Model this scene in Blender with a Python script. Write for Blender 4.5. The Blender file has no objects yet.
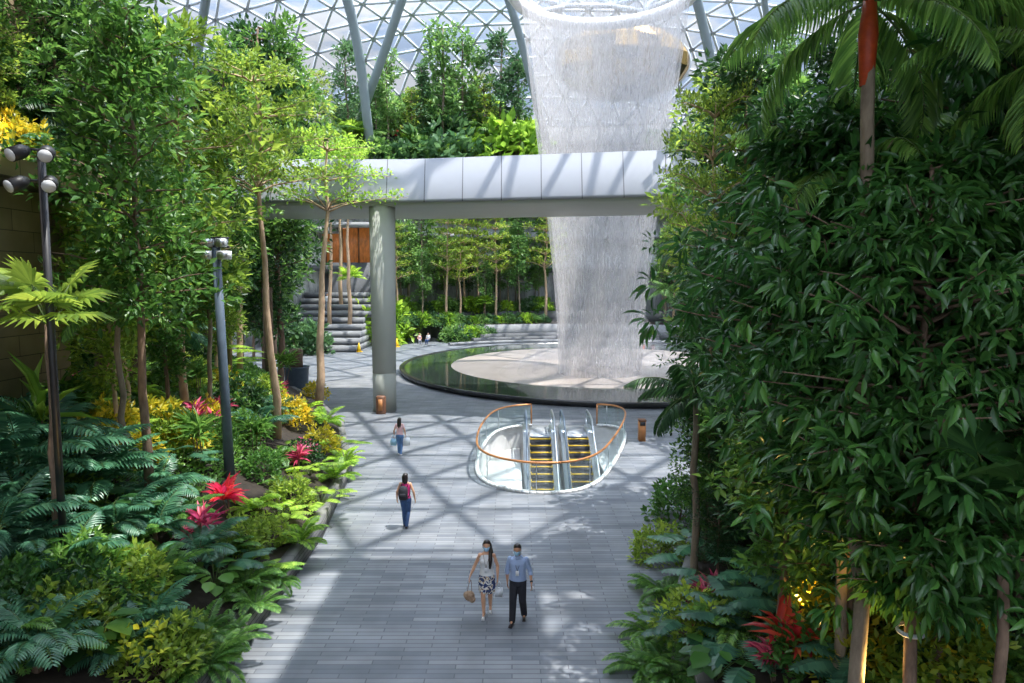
import bpy, bmesh, math, random
import numpy as np
from mathutils import Vector, Matrix
R = math.radians
rng = np.random.default_rng(7); random.seed(7)
SC = bpy.context.scene; COL = SC.collection
PITCH = 4.98; F = 700.0; CH = 7.5
th = R(PITCH)
FW = np.array([0, math.cos(th), -math.sin(th)]); UP = np.array([0, math.sin(th), math.cos(th)]); RT = np.array([1., 0, 0])

# ---------------------------------------------------------------- camera
cd = bpy.data.cameras.new('camera'); cam = bpy.data.objects.new('camera', cd); COL.objects.link(cam)
cam.location = (0, 0, CH); cam.rotation_euler = (R(90 - PITCH), 0, 0)
cd.sensor_width = 36; cd.lens = 36 * F / 1024; cd.clip_end = 500; cd.clip_start = .1
SC.camera = cam

def ray(px, py):
    return FW + (px - 512) / F * RT - (py - 341.5) / F * UP
def at(px, py, D):
    d = ray(px, py); return np.array([0, 0, CH]) + d * (D / d[1])
def proj(p):
    q = np.array(p, float) - np.array([0, 0, CH]); d = q @ FW
    return 512 + F * (q @ RT) / d, 341.5 - F * (q @ UP) / d

# ---------------------------------------------------------------- ground shape
def lerp_tab(t, y):
    return float(np.interp(y, [a for a, b in t], [b for a, b in t]))
LE = [(-5, -5.2), (20, -5.55), (27, -6.3), (34, -8.3), (40, -11), (46, -14.5), (54, -22), (62, -34)]
RE = [(-5, 3.0), (10, 3.1), (15, 3.6), (20, 5.4), (25, 7.2), (30, 10), (36, 14), (44, 20), (56, 32)]
def le(y): return lerp_tab(LE, y)
def re_(y): return lerp_tab(RE, y)
def ground(x, y):
    if y < 62:
        d = le(y) - x
        if d > 0: return .5 + .42 * min(d, 9) + .3 * max(0, min(d - 9, 14))
        d = x - re_(y)
        if d > 0: return .5 + .38 * min(d, 9) + .2 * max(0, min(d - 9, 14))
    return 0.
def hit(px, py, dmax=75):
    d = ray(px, py); o = np.array([0, 0, CH]); t = 4.
    while t < dmax:
        p = o + d * t
        if p[2] <= ground(p[0], p[1]): return p
        t += .03
    return o + d * dmax

# ---------------------------------------------------------------- materials
MATS = {}
def nt(name):
    m = bpy.data.materials.new(name); m.use_nodes = True
    n = m.node_tree.nodes; l = m.node_tree.links; n.clear()
    out = n.new('ShaderNodeOutputMaterial'); MATS[name] = m
    return m, n, l, out
def noise_ramp(n, l, scale, stops, vec=None, detail=4, rough=.6):
    t = n.new('ShaderNodeTexNoise'); t.inputs['Scale'].default_value = scale; t.inputs['Detail'].default_value = detail
    t.inputs['Roughness'].default_value = rough
    if vec is not None: l.new(vec, t.inputs['Vector'])
    r = n.new('ShaderNodeValToRGB'); l.new(t.outputs['Fac'], r.inputs['Fac'])
    while len(r.color_ramp.elements) < len(stops): r.color_ramp.elements.new(.5)
    for e, (p, c) in zip(r.color_ramp.elements, stops):
        e.position = p; e.color = (*c, 1) if len(c) == 3 else c
    return r.outputs['Color'], t.outputs['Fac']
def pmat(name, c1, c2=None, scale=3., rough=.6, metal=0., spec=.5, bump=0., stretch=None, obj=True):
    m, n, l, out = nt(name)
    b = n.new('ShaderNodeBsdfPrincipled'); l.new(b.outputs[0], out.inputs[0])
    b.inputs['Roughness'].default_value = rough; b.inputs['Metallic'].default_value = metal
    b.inputs['Specular IOR Level'].default_value = spec
    c2 = c2 or tuple(min(1, v * .82) for v in c1)
    tc = n.new('ShaderNodeTexCoord'); v = tc.outputs['Object']
    if stretch:
        mp = n.new('ShaderNodeMapping'); mp.inputs['Scale'].default_value = stretch; l.new(v, mp.inputs['Vector']); v = mp.outputs[0]
    c, f = noise_ramp(n, l, scale, [(.3, c1), (.7, c2)], v)
    l.new(c, b.inputs['Base Color'])
    if bump:
        bp = n.new('ShaderNodeBump'); bp.inputs['Strength'].default_value = bump; bp.inputs['Distance'].default_value = .05
        l.new(f, bp.inputs['Height']); l.new(bp.outputs[0], b.inputs['Normal'])
    return m
def leafmat(name, c1, c2, c3=None, trans=.4, rough=.38, spec=.5):
    m, n, l, out = nt(name)
    g = n.new('ShaderNodeNewGeometry'); oi = n.new('ShaderNodeObjectInfo')
    r = n.new('ShaderNodeValToRGB'); l.new(g.outputs['Random Per Island'], r.inputs['Fac'])
    st = [(0., c1), (.6, c2), (1., c3 or c2)]
    r.color_ramp.elements.new(.5)
    for e, (p, c) in zip(r.color_ramp.elements, st): e.position = p; e.color = (*c, 1)
    h = n.new('ShaderNodeHueSaturation'); l.new(r.outputs[0], h.inputs['Color'])
    mr = n.new('ShaderNodeMapRange'); l.new(oi.outputs['Random'], mr.inputs[0]); mr.inputs[3].default_value = .75; mr.inputs[4].default_value = 1.25
    l.new(mr.outputs[0], h.inputs['Value'])
    mr2 = n.new('ShaderNodeMapRange'); l.new(oi.outputs['Random'], mr2.inputs[0]); mr2.inputs[3].default_value = .512; mr2.inputs[4].default_value = .488
    l.new(mr2.outputs[0], h.inputs['Hue'])
    p = n.new('ShaderNodeBsdfPrincipled'); l.new(h.outputs[0], p.inputs['Base Color'])
    p.inputs['Roughness'].default_value = rough; p.inputs['Specular IOR Level'].default_value = spec
    t = n.new('ShaderNodeBsdfTranslucent')
    hs = n.new('ShaderNodeHueSaturation'); hs.inputs['Value'].default_value = 1.6; hs.inputs['Hue'].default_value = .485
    l.new(h.outputs[0], hs.inputs['Color']); l.new(hs.outputs[0], t.inputs['Color'])
    mx = n.new('ShaderNodeMixShader'); mx.inputs[0].default_value = trans
    l.new(p.outputs[0], mx.inputs[1]); l.new(t.outputs[0], mx.inputs[2]); l.new(mx.outputs[0], out.inputs[0])
    return m
leafmat('leaf_mid', (0.0508, 0.145, 0.029), (0.102, 0.246, 0.0435), (0.189, 0.362, 0.0725))
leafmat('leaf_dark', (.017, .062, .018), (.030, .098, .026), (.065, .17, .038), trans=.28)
leafmat('leaf_gloss', (.028, .10, .022), (.05, .16, .032), (.10, .26, .05), trans=.3, rough=.3)
leafmat('leaf_olive', (0.102, 0.189, 0.029), (0.203, 0.319, 0.0435), (0.377, 0.493, 0.0725), trans=.5)
leafmat('leaf_lime', (0.145, 0.29, 0.029), (0.275, 0.478, 0.058), (0.464, 0.652, 0.087), trans=.5)
leafmat('leaf_blue', (0.0319, 0.109, 0.0609), (0.058, 0.167, 0.0943), (0.102, 0.246, 0.131), trans=.25, rough=.32)
leafmat('leaf_yellow', (0.242, 0.286, 0.022), (0.572, 0.484, 0.033), (0.825, 0.682, 0.055), trans=.4)
leafmat('leaf_pink', (0.264, 0.018, 0.054), (0.504, 0.048, 0.12), (0.72, 0.144, 0.192), trans=.35)
leafmat('leaf_red', (0.462, 0.022, 0.022), (0.682, 0.066, 0.044), (0.825, 0.22, 0.077), trans=.35)
leafmat('leaf_far', (0.08, 0.192, 0.048), (0.144, 0.288, 0.08), (0.256, 0.432, 0.112), trans=.4)
leafmat('leaf_fardark', (0.0448, 0.12, 0.048), (0.08, 0.176, 0.072), (0.128, 0.256, 0.096), trans=.35)
leafmat('flower_pink', (0.42, 0.036, 0.144), (0.66, 0.072, 0.24), (0.84, 0.24, 0.36), trans=.3)
pmat('bark_tan', (.62, .43, .28), (.38, .25, .16), 9, .85, bump=.4, stretch=(1, 1, .35))
pmat('bark_brown', (.27, .18, .125), (.13, .085, .058), 9, .9, bump=.5, stretch=(1, 1, .35))
pmat('bark_grey', (.30, .24, .17), (.16, .12, .085), 8, .9, bump=.4, stretch=(1, 1, .35))
pmat('stem_green', (.10, .17, .04), (.07, .11, .03), 8, .6)
pmat('sheath_red', (.65, .09, .02), (.42, .05, .015), 8, .4)
pmat('soil', (.035, .026, .018), (.018, .013, .01), 4, .95, bump=.6)
pmat('white_panel', (.30, .31, .34), (.28, .29, .32), .6, .35)
pmat('soffit', (.40, .42, .37), (.36, .38, .33), .6, .45)
pmat('column_paint', (.40, .41, .37), (.38, .39, .35), .5, .8, spec=.2)
pmat('seam', (.10, .10, .11), None, 3, .7)
pmat('steel_roof', (.66, .70, .73), (.58, .62, .66), .4, .45)
pmat('strut_paint', (.30, .36, .38), (.26, .32, .34), .4, .6)
pmat('white_paint', (.80, .80, .79), None, 2, .5)
pmat('steel', (.62, .65, .70), (.52, .55, .6), 3, .28, metal=.85)
pmat('steel_dull', (.48, .50, .53), (.40, .42, .45), 3, .45, metal=.4)
pmat('black_metal', (.025, .026, .03), (.015, .015, .018), 4, .45)
pmat('blue_grey_metal', (.11, .15, .20), (.08, .11, .15), 4, .45)
pmat('pale_metal', (.55, .58, .60), (.45, .48, .5), 4, .45)
pmat('copper', (.62, .27, .10), (.52, .22, .08), 5, .35, metal=.5)
pmat('wood_brown', (.20, .09, .045), (.13, .055, .03), 4, .5, stretch=(1, 1, .2))
pmat('orange_brown', (.48, .20, .07), (.40, .16, .05), 4, .55)
pmat('black_stone', (.018, .018, .02), (.03, .03, .033), 3, .25)
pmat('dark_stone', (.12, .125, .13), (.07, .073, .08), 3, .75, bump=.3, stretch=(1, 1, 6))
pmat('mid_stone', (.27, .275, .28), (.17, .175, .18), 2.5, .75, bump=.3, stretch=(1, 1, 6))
pmat('grey_concrete', (.33, .335, .345), (.24, .245, .26), .5, .8)
pmat('dark_concrete', (.12, .125, .135), (.07, .073, .08), .5, .8)
pmat('yellow_plastic', (.85, .55, .01), (.8, .5, .01), 4, .45)
pmat('step_black', (.02, .02, .022), (.035, .035, .04), 6, .5)
pmat('step_yellow', (.75, .48, .03), None, 4, .5)
pmat('skin', (.66, .36, .22), (.60, .31, .18), 6, .5)
pmat('skin_tan', (.50, .26, .15), (.44, .21, .12), 6, .5)
pmat('hair', (.022, .014, .011), (.012, .009, .008), 20, .35, stretch=(3, 3, .5))
pmat('mask_blue', (.38, .62, .80), (.34, .57, .75), 8, .7)
pmat('shirt_blue', (.34, .43, .62), (.30, .38, .57), 6, .75)
pmat('cloth_black', (.012, .013, .02), (.02, .02, .028), 6, .8)
pmat('denim', (.045, .10, .24), (.03, .065, .16), 8, .85)
pmat('denim_light', (.13, .25, .46), (.08, .17, .36), 8, .85)
pmat('cloth_magenta', (.62, .03, .20), (.52, .025, .16), 6, .8)
pmat('cloth_pink', (.80, .52, .52), (.72, .42, .44), 6, .8)
pmat('cloth_white', (.80, .79, .78), (.70, .70, .70), 6, .8)
pmat('cloth_red', (.75, .10, .05), None, 6, .8)
pmat('cloth_grey', (.30, .31, .34), None, 6, .8)
pmat('shoe_white', (.75, .72, .70), None, 6, .6)
pmat('shoe_dark', (.03, .02, .018), None, 6, .4)
pmat('fur_brown', (.22, .13, .08), (.42, .30, .20), 18, .95)
pmat('lips', (.35, .10, .08), None, 6, .5)
pmat('eye_white', (.7, .7, .68), None, 6, .3)
pmat('plastic_white', (.78, .80, .82), None, 5, .5)
pmat('tie_blue', (.20, .24, .34), (.15, .18, .27), 8, .6)
pmat('shop_orange', (.42, .13, .035), (.05, .02, .012), 1.6, .5, stretch=(2.2, 2.2, .8))  # glow streaks of the lit shop put into the wall colour
def skirtmat():
    m, n, l, out = nt('skirt_print')
    b = n.new('ShaderNodeBsdfPrincipled'); l.new(b.outputs[0], out.inputs[0]); b.inputs['Roughness'].default_value = .8
    tc = n.new('ShaderNodeTexCoord')
    c, f = noise_ramp(n, l, 11, [(.0, (.03, .05, .15)), (.47, (.03, .05, .15)), (.50, (.75, .74, .70)), (.57, (.5, .36, .22)), (.62, (.04, .06, .14))], tc.outputs['Object'], 1)
    r = [x for x in n if x.type == 'VALTORGB'][0]; r.color_ramp.interpolation = 'CONSTANT'
    l.new(c, b.inputs['Base Color'])
skirtmat()
def stonewall(name, c1, c2, mortar, w, h, bump=.4, rough=.85, scale=1., axis='XZ'):
    m, n, l, out = nt(name)
    b = n.new('ShaderNodeBsdfPrincipled'); l.new(b.outputs[0], out.inputs[0]); b.inputs['Roughness'].default_value = rough
    tc = n.new('ShaderNodeTexCoord'); s = n.new('ShaderNodeSeparateXYZ'); cb = n.new('ShaderNodeCombineXYZ')
    l.new(tc.outputs['Object'], s.inputs[0])
    l.new(s.outputs['XYZ'.index(axis[0])], cb.inputs[0]); l.new(s.outputs['XYZ'.index(axis[1])], cb.inputs[1])
    br = n.new('ShaderNodeTexBrick'); l.new(cb.outputs[0], br.inputs['Vector'])
    br.inputs['Scale'].default_value = scale; br.inputs['Brick Width'].default_value = w; br.inputs['Row Height'].default_value = h
    br.inputs['Mortar Size'].default_value = .012; br.inputs['Color1'].default_value = (*c1, 1); br.inputs['Color2'].default_value = (*c2, 1)
    br.inputs['Mortar'].default_value = (*mortar, 1); br.inputs['Bias'].default_value = 0
    nz = n.new('ShaderNodeTexNoise'); nz.inputs['Scale'].default_value = .8; nz.inputs['Detail'].default_value = 6
    l.new(tc.outputs['Object'], nz.inputs['Vector'])
    mr = n.new('ShaderNodeMapRange'); l.new(nz.outputs['Fac'], mr.inputs[0]); mr.inputs[1].default_value = .3; mr.inputs[2].default_value = .7
    mr.inputs[3].default_value = .75; mr.inputs[4].default_value = 1.2
    h_ = n.new('ShaderNodeHueSaturation'); l.new(br.outputs['Color'], h_.inputs['Color']); l.new(mr.outputs[0], h_.inputs['Value'])
    l.new(h_.outputs[0], b.inputs['Base Color'])
    bp = n.new('ShaderNodeBump'); bp.inputs['Strength'].default_value = bump; bp.inputs['Distance'].default_value = .03
    l.new(br.outputs['Color'], bp.inputs['Height']); l.new(bp.outputs[0], b.inputs['Normal'])
    return m
stonewall('floor_stone', (.125, .14, .165), (.225, .235, .25), (.095, .10, .115), 1.1, .16, bump=.1, rough=.55, axis='XY')
stonewall('tan_stone', (.36, .27, .16), (.46, .34, .21), (.12, .09, .06), 1.6, .55, axis='YZ')
stonewall('tan_stone_x', (.36, .27, .16), (.46, .34, .21), (.12, .09, .06), 1.6, .55, axis='XZ')
stonewall('planter_stone', (.13, .13, .125), (.20, .195, .185), (.05, .05, .05), .8, .12, axis='YZ')
def thin(name, tint, tr, rough=.08, diff=0.1, dcol=(.9, .93, .97)):
    m, n, l, out = nt(name)
    t = n.new('ShaderNodeBsdfTransparent'); t.inputs[0].default_value = (*tint, 1)
    g = n.new('ShaderNodeBsdfGlossy'); g.inputs['Roughness'].default_value = rough
    d = n.new('ShaderNodeBsdfTranslucent'); d.inputs[0].default_value = (*dcol, 1)
    mx = n.new('ShaderNodeMixShader'); mx.inputs[0].default_value = diff; l.new(g.outputs[0], mx.inputs[1]); l.new(d.outputs[0], mx.inputs[2])
    m2 = n.new('ShaderNodeMixShader'); m2.inputs[0].default_value = 1 - tr; l.new(t.outputs[0], m2.inputs[1]); l.new(mx.outputs[0], m2.inputs[2])
    l.new(m2.outputs[0], out.inputs[0]); return m
thin('balustrade_glass', (.86, .95, .93), .80, .03, .35, (.75, .85, .85))
thin('roof_glass', (.90, .94, 1.), .90, .2, .4, (.75, .85, 1.))
def facade():
    m, n, l, out = nt('facade_dark')
    b = n.new('ShaderNodeBsdfPrincipled'); l.new(b.outputs[0], out.inputs[0]); b.inputs['Roughness'].default_value = .25
    tc = n.new('ShaderNodeTexCoord'); mp = n.new('ShaderNodeMapping'); mp.inputs['Scale'].default_value = (.8, .8, .16); l.new(tc.outputs['Object'], mp.inputs[0])
    c, f = noise_ramp(n, l, 1.2, [(.3, (.12, .125, .13)), (.42, (.30, .31, .32)), (.52, (.55, .56, .57)), (.66, (.80, .81, .82))], mp.outputs[0], 6, .8)
    l.new(c, b.inputs['Base Color'])
facade()
def watermat(name, base, spread, tint, sc, fine=38.):
    m, n, l, out = nt(name)
    tc = n.new('ShaderNodeTexCoord')
    mp = n.new('ShaderNodeMapping'); mp.inputs['Scale'].default_value = (sc, sc, .025); l.new(tc.outputs['Object'], mp.inputs[0])
    a = n.new('ShaderNodeTexNoise'); a.inputs['Scale'].default_value = 1.6; a.inputs['Detail'].default_value = 5; a.inputs['Roughness'].default_value = .65; l.new(mp.outputs[0], a.inputs['Vector'])
    mp2 = n.new('ShaderNodeMapping'); mp2.inputs['Scale'].default_value = (1.2, 1.2, .22); l.new(tc.outputs['Object'], mp2.inputs[0])
    b = n.new('ShaderNodeTexNoise'); b.inputs['Scale'].default_value = 6.; b.inputs['Detail'].default_value = 2; l.new(mp2.outputs[0], b.inputs['Vector'])
    ad = n.new('ShaderNodeMath'); ad.operation = 'ADD'; l.new(a.outputs['Fac'], ad.inputs[0]); l.new(b.outputs['Fac'], ad.inputs[1])
    mr = n.new('ShaderNodeMapRange'); l.new(ad.outputs[0], mr.inputs[0]); mr.inputs[1].default_value = .72; mr.inputs[2].default_value = 1.28
    mr.inputs[3].default_value = base - spread; mr.inputs[4].default_value = base + spread
    t = n.new('ShaderNodeBsdfTransparent'); d = n.new('ShaderNodeBsdfDiffuse'); d.inputs[0].default_value = (*tint, 1)
    tl = n.new('ShaderNodeBsdfTranslucent'); tl.inputs[0].default_value = (*tint, 1)
    mx = n.new('ShaderNodeMixShader'); mx.inputs[0].default_value = .5; l.new(d.outputs[0], mx.inputs[1]); l.new(tl.outputs[0], mx.inputs[2])
    m2 = n.new('ShaderNodeMixShader'); l.new(mr.outputs[0], m2.inputs[0]); l.new(t.outputs[0], m2.inputs[1]); l.new(mx.outputs[0], m2.inputs[2])
    l.new(m2.outputs[0], out.inputs[0]); return m
watermat('falling_water', .33, .24, (.64, .63, .645), 1.)
watermat('mist', .07, .05, (.75, .75, .79), .12)
def poolmat():
    m, n, l, out = nt('pool_water')
    b = n.new('ShaderNodeBsdfPrincipled'); l.new(b.outputs[0], out.inputs[0]); b.inputs['Roughness'].default_value = .05
    b.inputs['Base Color'].default_value = (.035, .05, .04, 1); b.inputs['Specular IOR Level'].default_value = .9
    tc = n.new('ShaderNodeTexCoord'); w = n.new('ShaderNodeTexNoise'); w.inputs['Scale'].default_value = 2.2; w.inputs['Detail'].default_value = 3
    l.new(tc.outputs['Object'], w.inputs['Vector'])
    bp = n.new('ShaderNodeBump'); bp.inputs['Strength'].default_value = .12; bp.inputs['Distance'].default_value = .05; l.new(w.outputs['Fac'], bp.inputs['Height']); l.new(bp.outputs[0], b.inputs['Normal'])
    m, n, l, out = nt('churned_water')
    b = n.new('ShaderNodeBsdfPrincipled'); l.new(b.outputs[0], out.inputs[0]); b.inputs['Roughness'].default_value = .35
    tc = n.new('ShaderNodeTexCoord')
    c, f = noise_ramp(n, l, .35, [(.3, (.27, .235, .215)), (.7, (.36, .32, .30))], tc.outputs['Object'], 6)
    l.new(c, b.inputs['Base Color'])
poolmat()
def bronze():
    m, n, l, out = nt('bronze_panels')
    b = n.new('ShaderNodeBsdfPrincipled'); l.new(b.outputs[0], out.inputs[0]); b.inputs['Roughness'].default_value = .25; b.inputs['Metallic'].default_value = .7
    g = n.new('ShaderNodeNewGeometry'); r = n.new('ShaderNodeValToRGB'); l.new(g.outputs['Random Per Island'], r.inputs[0])
    r.color_ramp.elements[0].color = (.12, .09, .06, 1); r.color_ramp.elements[1].color = (.75, .45, .12, 1); l.new(r.outputs[0], b.inputs['Base Color'])
bronze()

# ---------------------------------------------------------------- geometry accumulator
class G:
    def __init__(s): s.v = []; s.f = {}; s.n = 0
    def add(s, V, Fs, mat=0):
        V = np.asarray(V, float).reshape(-1, 3)
        for f in (Fs if isinstance(Fs, list) else [Fs]):
            f = np.asarray(f, int)
            if len(f) == 0: continue
            s.f.setdefault(f.shape[1], []).append((f + s.n, mat))
        s.v.append(V); s.n += len(V)
    def tpl(s, T, Fs, M, O, mat=0):
        """template T (k,3) placed by M (n,3,3) and O (n,3)"""
        n = len(O); k = len(T)
        V = np.einsum('nij,kj->nki', M, T) + O[:, None, :]
        off = (np.arange(n) * k)[:, None, None]
        s.add(V.reshape(-1, 3), [(np.asarray(f)[None] + off).reshape(-1, len(f[0])) for f in Fs], mat)
    def tube(s, pts, rad, k=6, mat=0, cap=True):
        P = np.asarray(pts, float); m = len(P); rad = np.broadcast_to(np.asarray(rad, float), (m,))
        T = np.gradient(P, axis=0); T /= np.linalg.norm(T, axis=1)[:, None] + 1e-9
        ref = np.array([0, 0, 1.]) if abs(T[:, 2]).mean() < .8 else np.array([1., 0, 0])
        A = np.cross(T, ref); A /= np.linalg.norm(A, axis=1)[:, None] + 1e-9; B = np.cross(T, A)
        a = np.linspace(0, 2 * np.pi, k, endpoint=False)
        V = P[:, None] + rad[:, None, None] * (np.cos(a)[None, :, None] * A[:, None] + np.sin(a)[None, :, None] * B[:, None])
        i = np.arange(m - 1)[:, None] * k; j = np.arange(k)[None]; j2 = (j + 1) % k
        q = np.stack([i + j, i + j2, i + k + j2, i + k + j], -1).reshape(-1, 4)
        fs = [q]
        if cap: fs.append(np.array([list(range(k))[::-1], [(m - 1) * k + x for x in range(k)]]))
        s.add(V.reshape(-1, 3), [fs[0]], mat)
        if cap:
            s.n -= m * k; s.v.append(np.zeros((0, 3))); s.f.setdefault(k, []).append((fs[1] + s.n, mat)); s.n += m * k
    def box(s, x0, x1, y0, y1, z0, z1, mat=0):
        V = [(x, y, z) for z in (z0, z1) for y in (y0, y1) for x in (x0, x1)]
        s.add(V, [[(0, 2, 3, 1), (4, 5, 7, 6), (0, 1, 5, 4), (2, 6, 7, 3), (0, 4, 6, 2), (1, 3, 7, 5)]], mat)
    def obox(s, c, ax, ay, az, mat=0):
        c = np.array(c, float); ax, ay, az = map(lambda q: np.array(q, float), (ax, ay, az))
        V = [c + sx * ax + sy * ay + sz * az for sz in (-1, 1) for sy in (-1, 1) for sx in (-1, 1)]
        s.add(V, [[(0, 2, 3, 1), (4, 5, 7, 6), (0, 1, 5, 4), (2, 6, 7, 3), (0, 4, 6, 2), (1, 3, 7, 5)]], mat)
    def rings(s, rr, k=16, mat=0):
        """list of rings [(cx,cy,cz,rx,ry)] lofted, closed with fans"""
        a = np.linspace(0, 2 * np.pi, k, endpoint=False); V = []
        for cx, cy, cz, rx, ry in rr: V.append(np.stack([cx + rx * np.cos(a), cy + ry * np.sin(a), np.full(k, cz)], -1))
        m = len(rr); i = np.arange(m - 1)[:, None] * k; j = np.arange(k)[None]; j2 = (j + 1) % k
        q = np.stack([i + j, i + j2, i + k + j2, i + k + j], -1).reshape(-1, 4)
        V.append(np.array([[rr[0][0], rr[0][1], rr[0][2]], [rr[-1][0], rr[-1][1], rr[-1][2]]])); b = m * k
        t = [(b, (x + 1) % k, x) for x in range(k)] + [(b + 1, (m - 1) * k + x, (m - 1) * k + (x + 1) % k) for x in range(k)]
        s.add(np.concatenate(V), [q, np.array(t)], mat)
    def ball(s, c, rx, ry, rz, k=14, m=9, mat=0):
        rr = []
        for i in range(1, m): 
            p = math.pi * i / m; rr.append((c[0], c[1], c[2] - rz * math.cos(p), rx * math.sin(p), ry * math.sin(p)))
        s.rings(rr, k, mat)
    def capsule(s, p0, p1, r0, r1, k=10, mat=0):
        p0, p1 = np.array(p0, float), np.array(p1, float); d = p1 - p0; L = np.linalg.norm(d) + 1e-9; d /= L
        P = []; rd = []
        for a in (-.98, -.85, -.6, -.3, 0): P.append(p0 + d * r0 * a); rd.append(r0 * math.sqrt(1 - a * a))
        for a in (0.001, .3, .6, .85, .98): P.append(p1 + d * r1 * a); rd.append(r1 * math.sqrt(1 - a * a))
        s.tube(P, rd, k, mat)
    def mesh(s, name, mats, smooth=True):
        V = np.concatenate(s.v) if s.v else np.zeros((0, 3))
        L = []; tot = []; mi = []
        for k, lst in s.f.items():
            for f, m in lst: L.append(f.ravel()); tot.append(np.full(len(f), k)); mi.append(np.full(len(f), m))
        L = np.concatenate(L); tot = np.concatenate(tot); mi = np.concatenate(mi)
        me = bpy.data.meshes.new(name); me.vertices.add(len(V)); me.vertices.foreach_set('co', V.ravel())
        me.loops.add(len(L)); me.loops.foreach_set('vertex_index', L.astype(np.int32))
        me.polygons.add(len(tot)); st = np.concatenate([[0], np.cumsum(tot)[:-1]])
        me.polygons.foreach_set('loop_start', st.astype(np.int32)); me.polygons.foreach_set('loop_total', tot.astype(np.int32))
        me.polygons.foreach_set('material_index', mi.astype(np.int32))
        if smooth: me.polygons.foreach_set('use_smooth', np.ones(len(tot), bool))
        me.update(calc_edges=True); me.validate()
        for m in (mats if isinstance(mats, (list, tuple)) else [mats]): me.materials.append(MATS[m])
        return me
def link(name, me, parent=None, loc=None, **props):
    o = bpy.data.objects.new(name, me); COL.objects.link(o)
    if parent is not None: o.parent = parent
    if loc is not None: o.location = loc
    for k, v in props.items(): o[k] = v
    return o
def obj(name, g, mats, parent=None, smooth=False, loc=None, **props):
    return link(name, g.mesh(name, mats, smooth), parent, loc, **props)
def struct(name, g, mats, smooth=False, **kw): return obj(name, g, mats, None, smooth, kind='structure', **kw)
def thing(name, label, cat, loc=(0, 0, 0), rz=0., group=None, sc=1.):
    o = bpy.data.objects.new(name, None); COL.objects.link(o); o.location = loc; o.rotation_euler = (0, 0, rz)
    o.scale = (sc, sc, sc) if np.isscalar(sc) else sc; o.empty_display_size = .2
    o['label'] = label; o['category'] = cat
    if group: o['group'] = group
    return o

# ================================================================ SETTING
CX, CY = 7.7, 61.0            # centre of the falling water
WX, WY, WK = 6.7, 53.0, .868   # the falling water and the roof opening above it
PX, PY, PRX, PRY = 8.2, 60.5, 17.6, 20.   # pool
# escalator well outline (counter-clockwise from back left of the opening)
WELL = [(1.0, 35.8), (-.2, 35.3), (-1.0, 33.8), (-1.4, 30.5), (-1.45, 28), (-1.3, 26.2), (-.7, 25), (.3, 24.25), (1.3, 24.05), (2.4, 24.4), (3.3, 25.6), (4.0, 27.6), (4.8, 30.3), (5.45, 33), (5.6, 34.6), (5.2, 35.6), (4.4, 35.8)]
def build_floor():
    bm = bmesh.new()
    out = [(-60, -12), (70, -12), (70, 135), (-60, 135)]
    edges = []
    for loop in (out, WELL):
        vs = [bm.verts.new((x, y, 0)) for x, y in loop]
        for i in range(len(vs)): edges.append(bm.edges.new((vs[i], vs[(i + 1) % len(vs)])))
    bmesh.ops.triangle_fill(bm, use_beauty=True, use_dissolve=False, edges=edges)
    bm.normal_update()
    for f in bm.faces:
        if f.normal.z < 0: f.normal_flip()
    me = bpy.data.meshes.new('floor'); bm.to_mesh(me); bm.free(); me.materials.append(MATS['floor_stone'])
    link('floor', me, kind='structure')
build_floor()
g = G(); n = len(WELL)
W = np.array([(x, y, -.01) for x, y in WELL] + [(x, y, -5.5) for x, y in WELL])
g.add(W, [[(i, (i + 1) % n, n + (i + 1) % n, n + i) for i in range(n)]]); struct('wall_well', g, 'white_paint')
g = G(); g.box(-4, 8, 22, 38, -5.7, -5.5); struct('floor_lower', g, 'grey_concrete')

def strip_wall(name, tab, y0, y1, z0, z1, t, side, mat):
    g = G(); ys = np.arange(y0, y1 + .01, 1.)
    V = []
    for y in ys:
        x = lerp_tab(tab, y); V += [(x, y, z0), (x, y, z1), (x + side * t, y, z1), (x + side * t, y, z0)]
    fs = []
    for i in range(len(ys) - 1):
        a = i * 4; b = a + 4
        for j in range(4): fs.append((a + j, a + (j + 1) % 4, b + (j + 1) % 4, b + j))
    e = (len(ys) - 1) * 4
    g.add(V, [fs, ] + [[(0, 1, 2, 3), (e, e + 1, e + 2, e + 3)]]); return struct(name, g, mat)
strip_wall('trim_planter_left', LE, 4, 60, 0, .55, .3, -1, 'planter_stone')
strip_wall('trim_planter_right', RE, 4, 54, 0, .55, .3, 1, 'planter_stone')
def terrain(name, side):
    g = G(); ys = np.arange(2, 60.1, 1.); ds = np.array([.3, 1, 2, 3, 4, 5, 6, 7, 8, 9, 11, 13, 16, 20, 24]); V = []
    for y in ys:
        for d in ds:
            x = le(y) - d if side < 0 else re_(y) + d
            V.append((x, y, ground(x, y) - .06 + .05 * math.sin(x * 3 + y * 2)))
    k = len(ds); fs = [(i * k + j, i * k + j + 1, (i + 1) * k + j + 1, (i + 1) * k + j) for i in range(len(ys) - 1) for j in range(k - 1)]
    g.add(V, [fs]); return struct(name, g, 'soil', True)
terrain('ground_bed_left', -1); terrain('ground_bed_right', 1)
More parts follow.
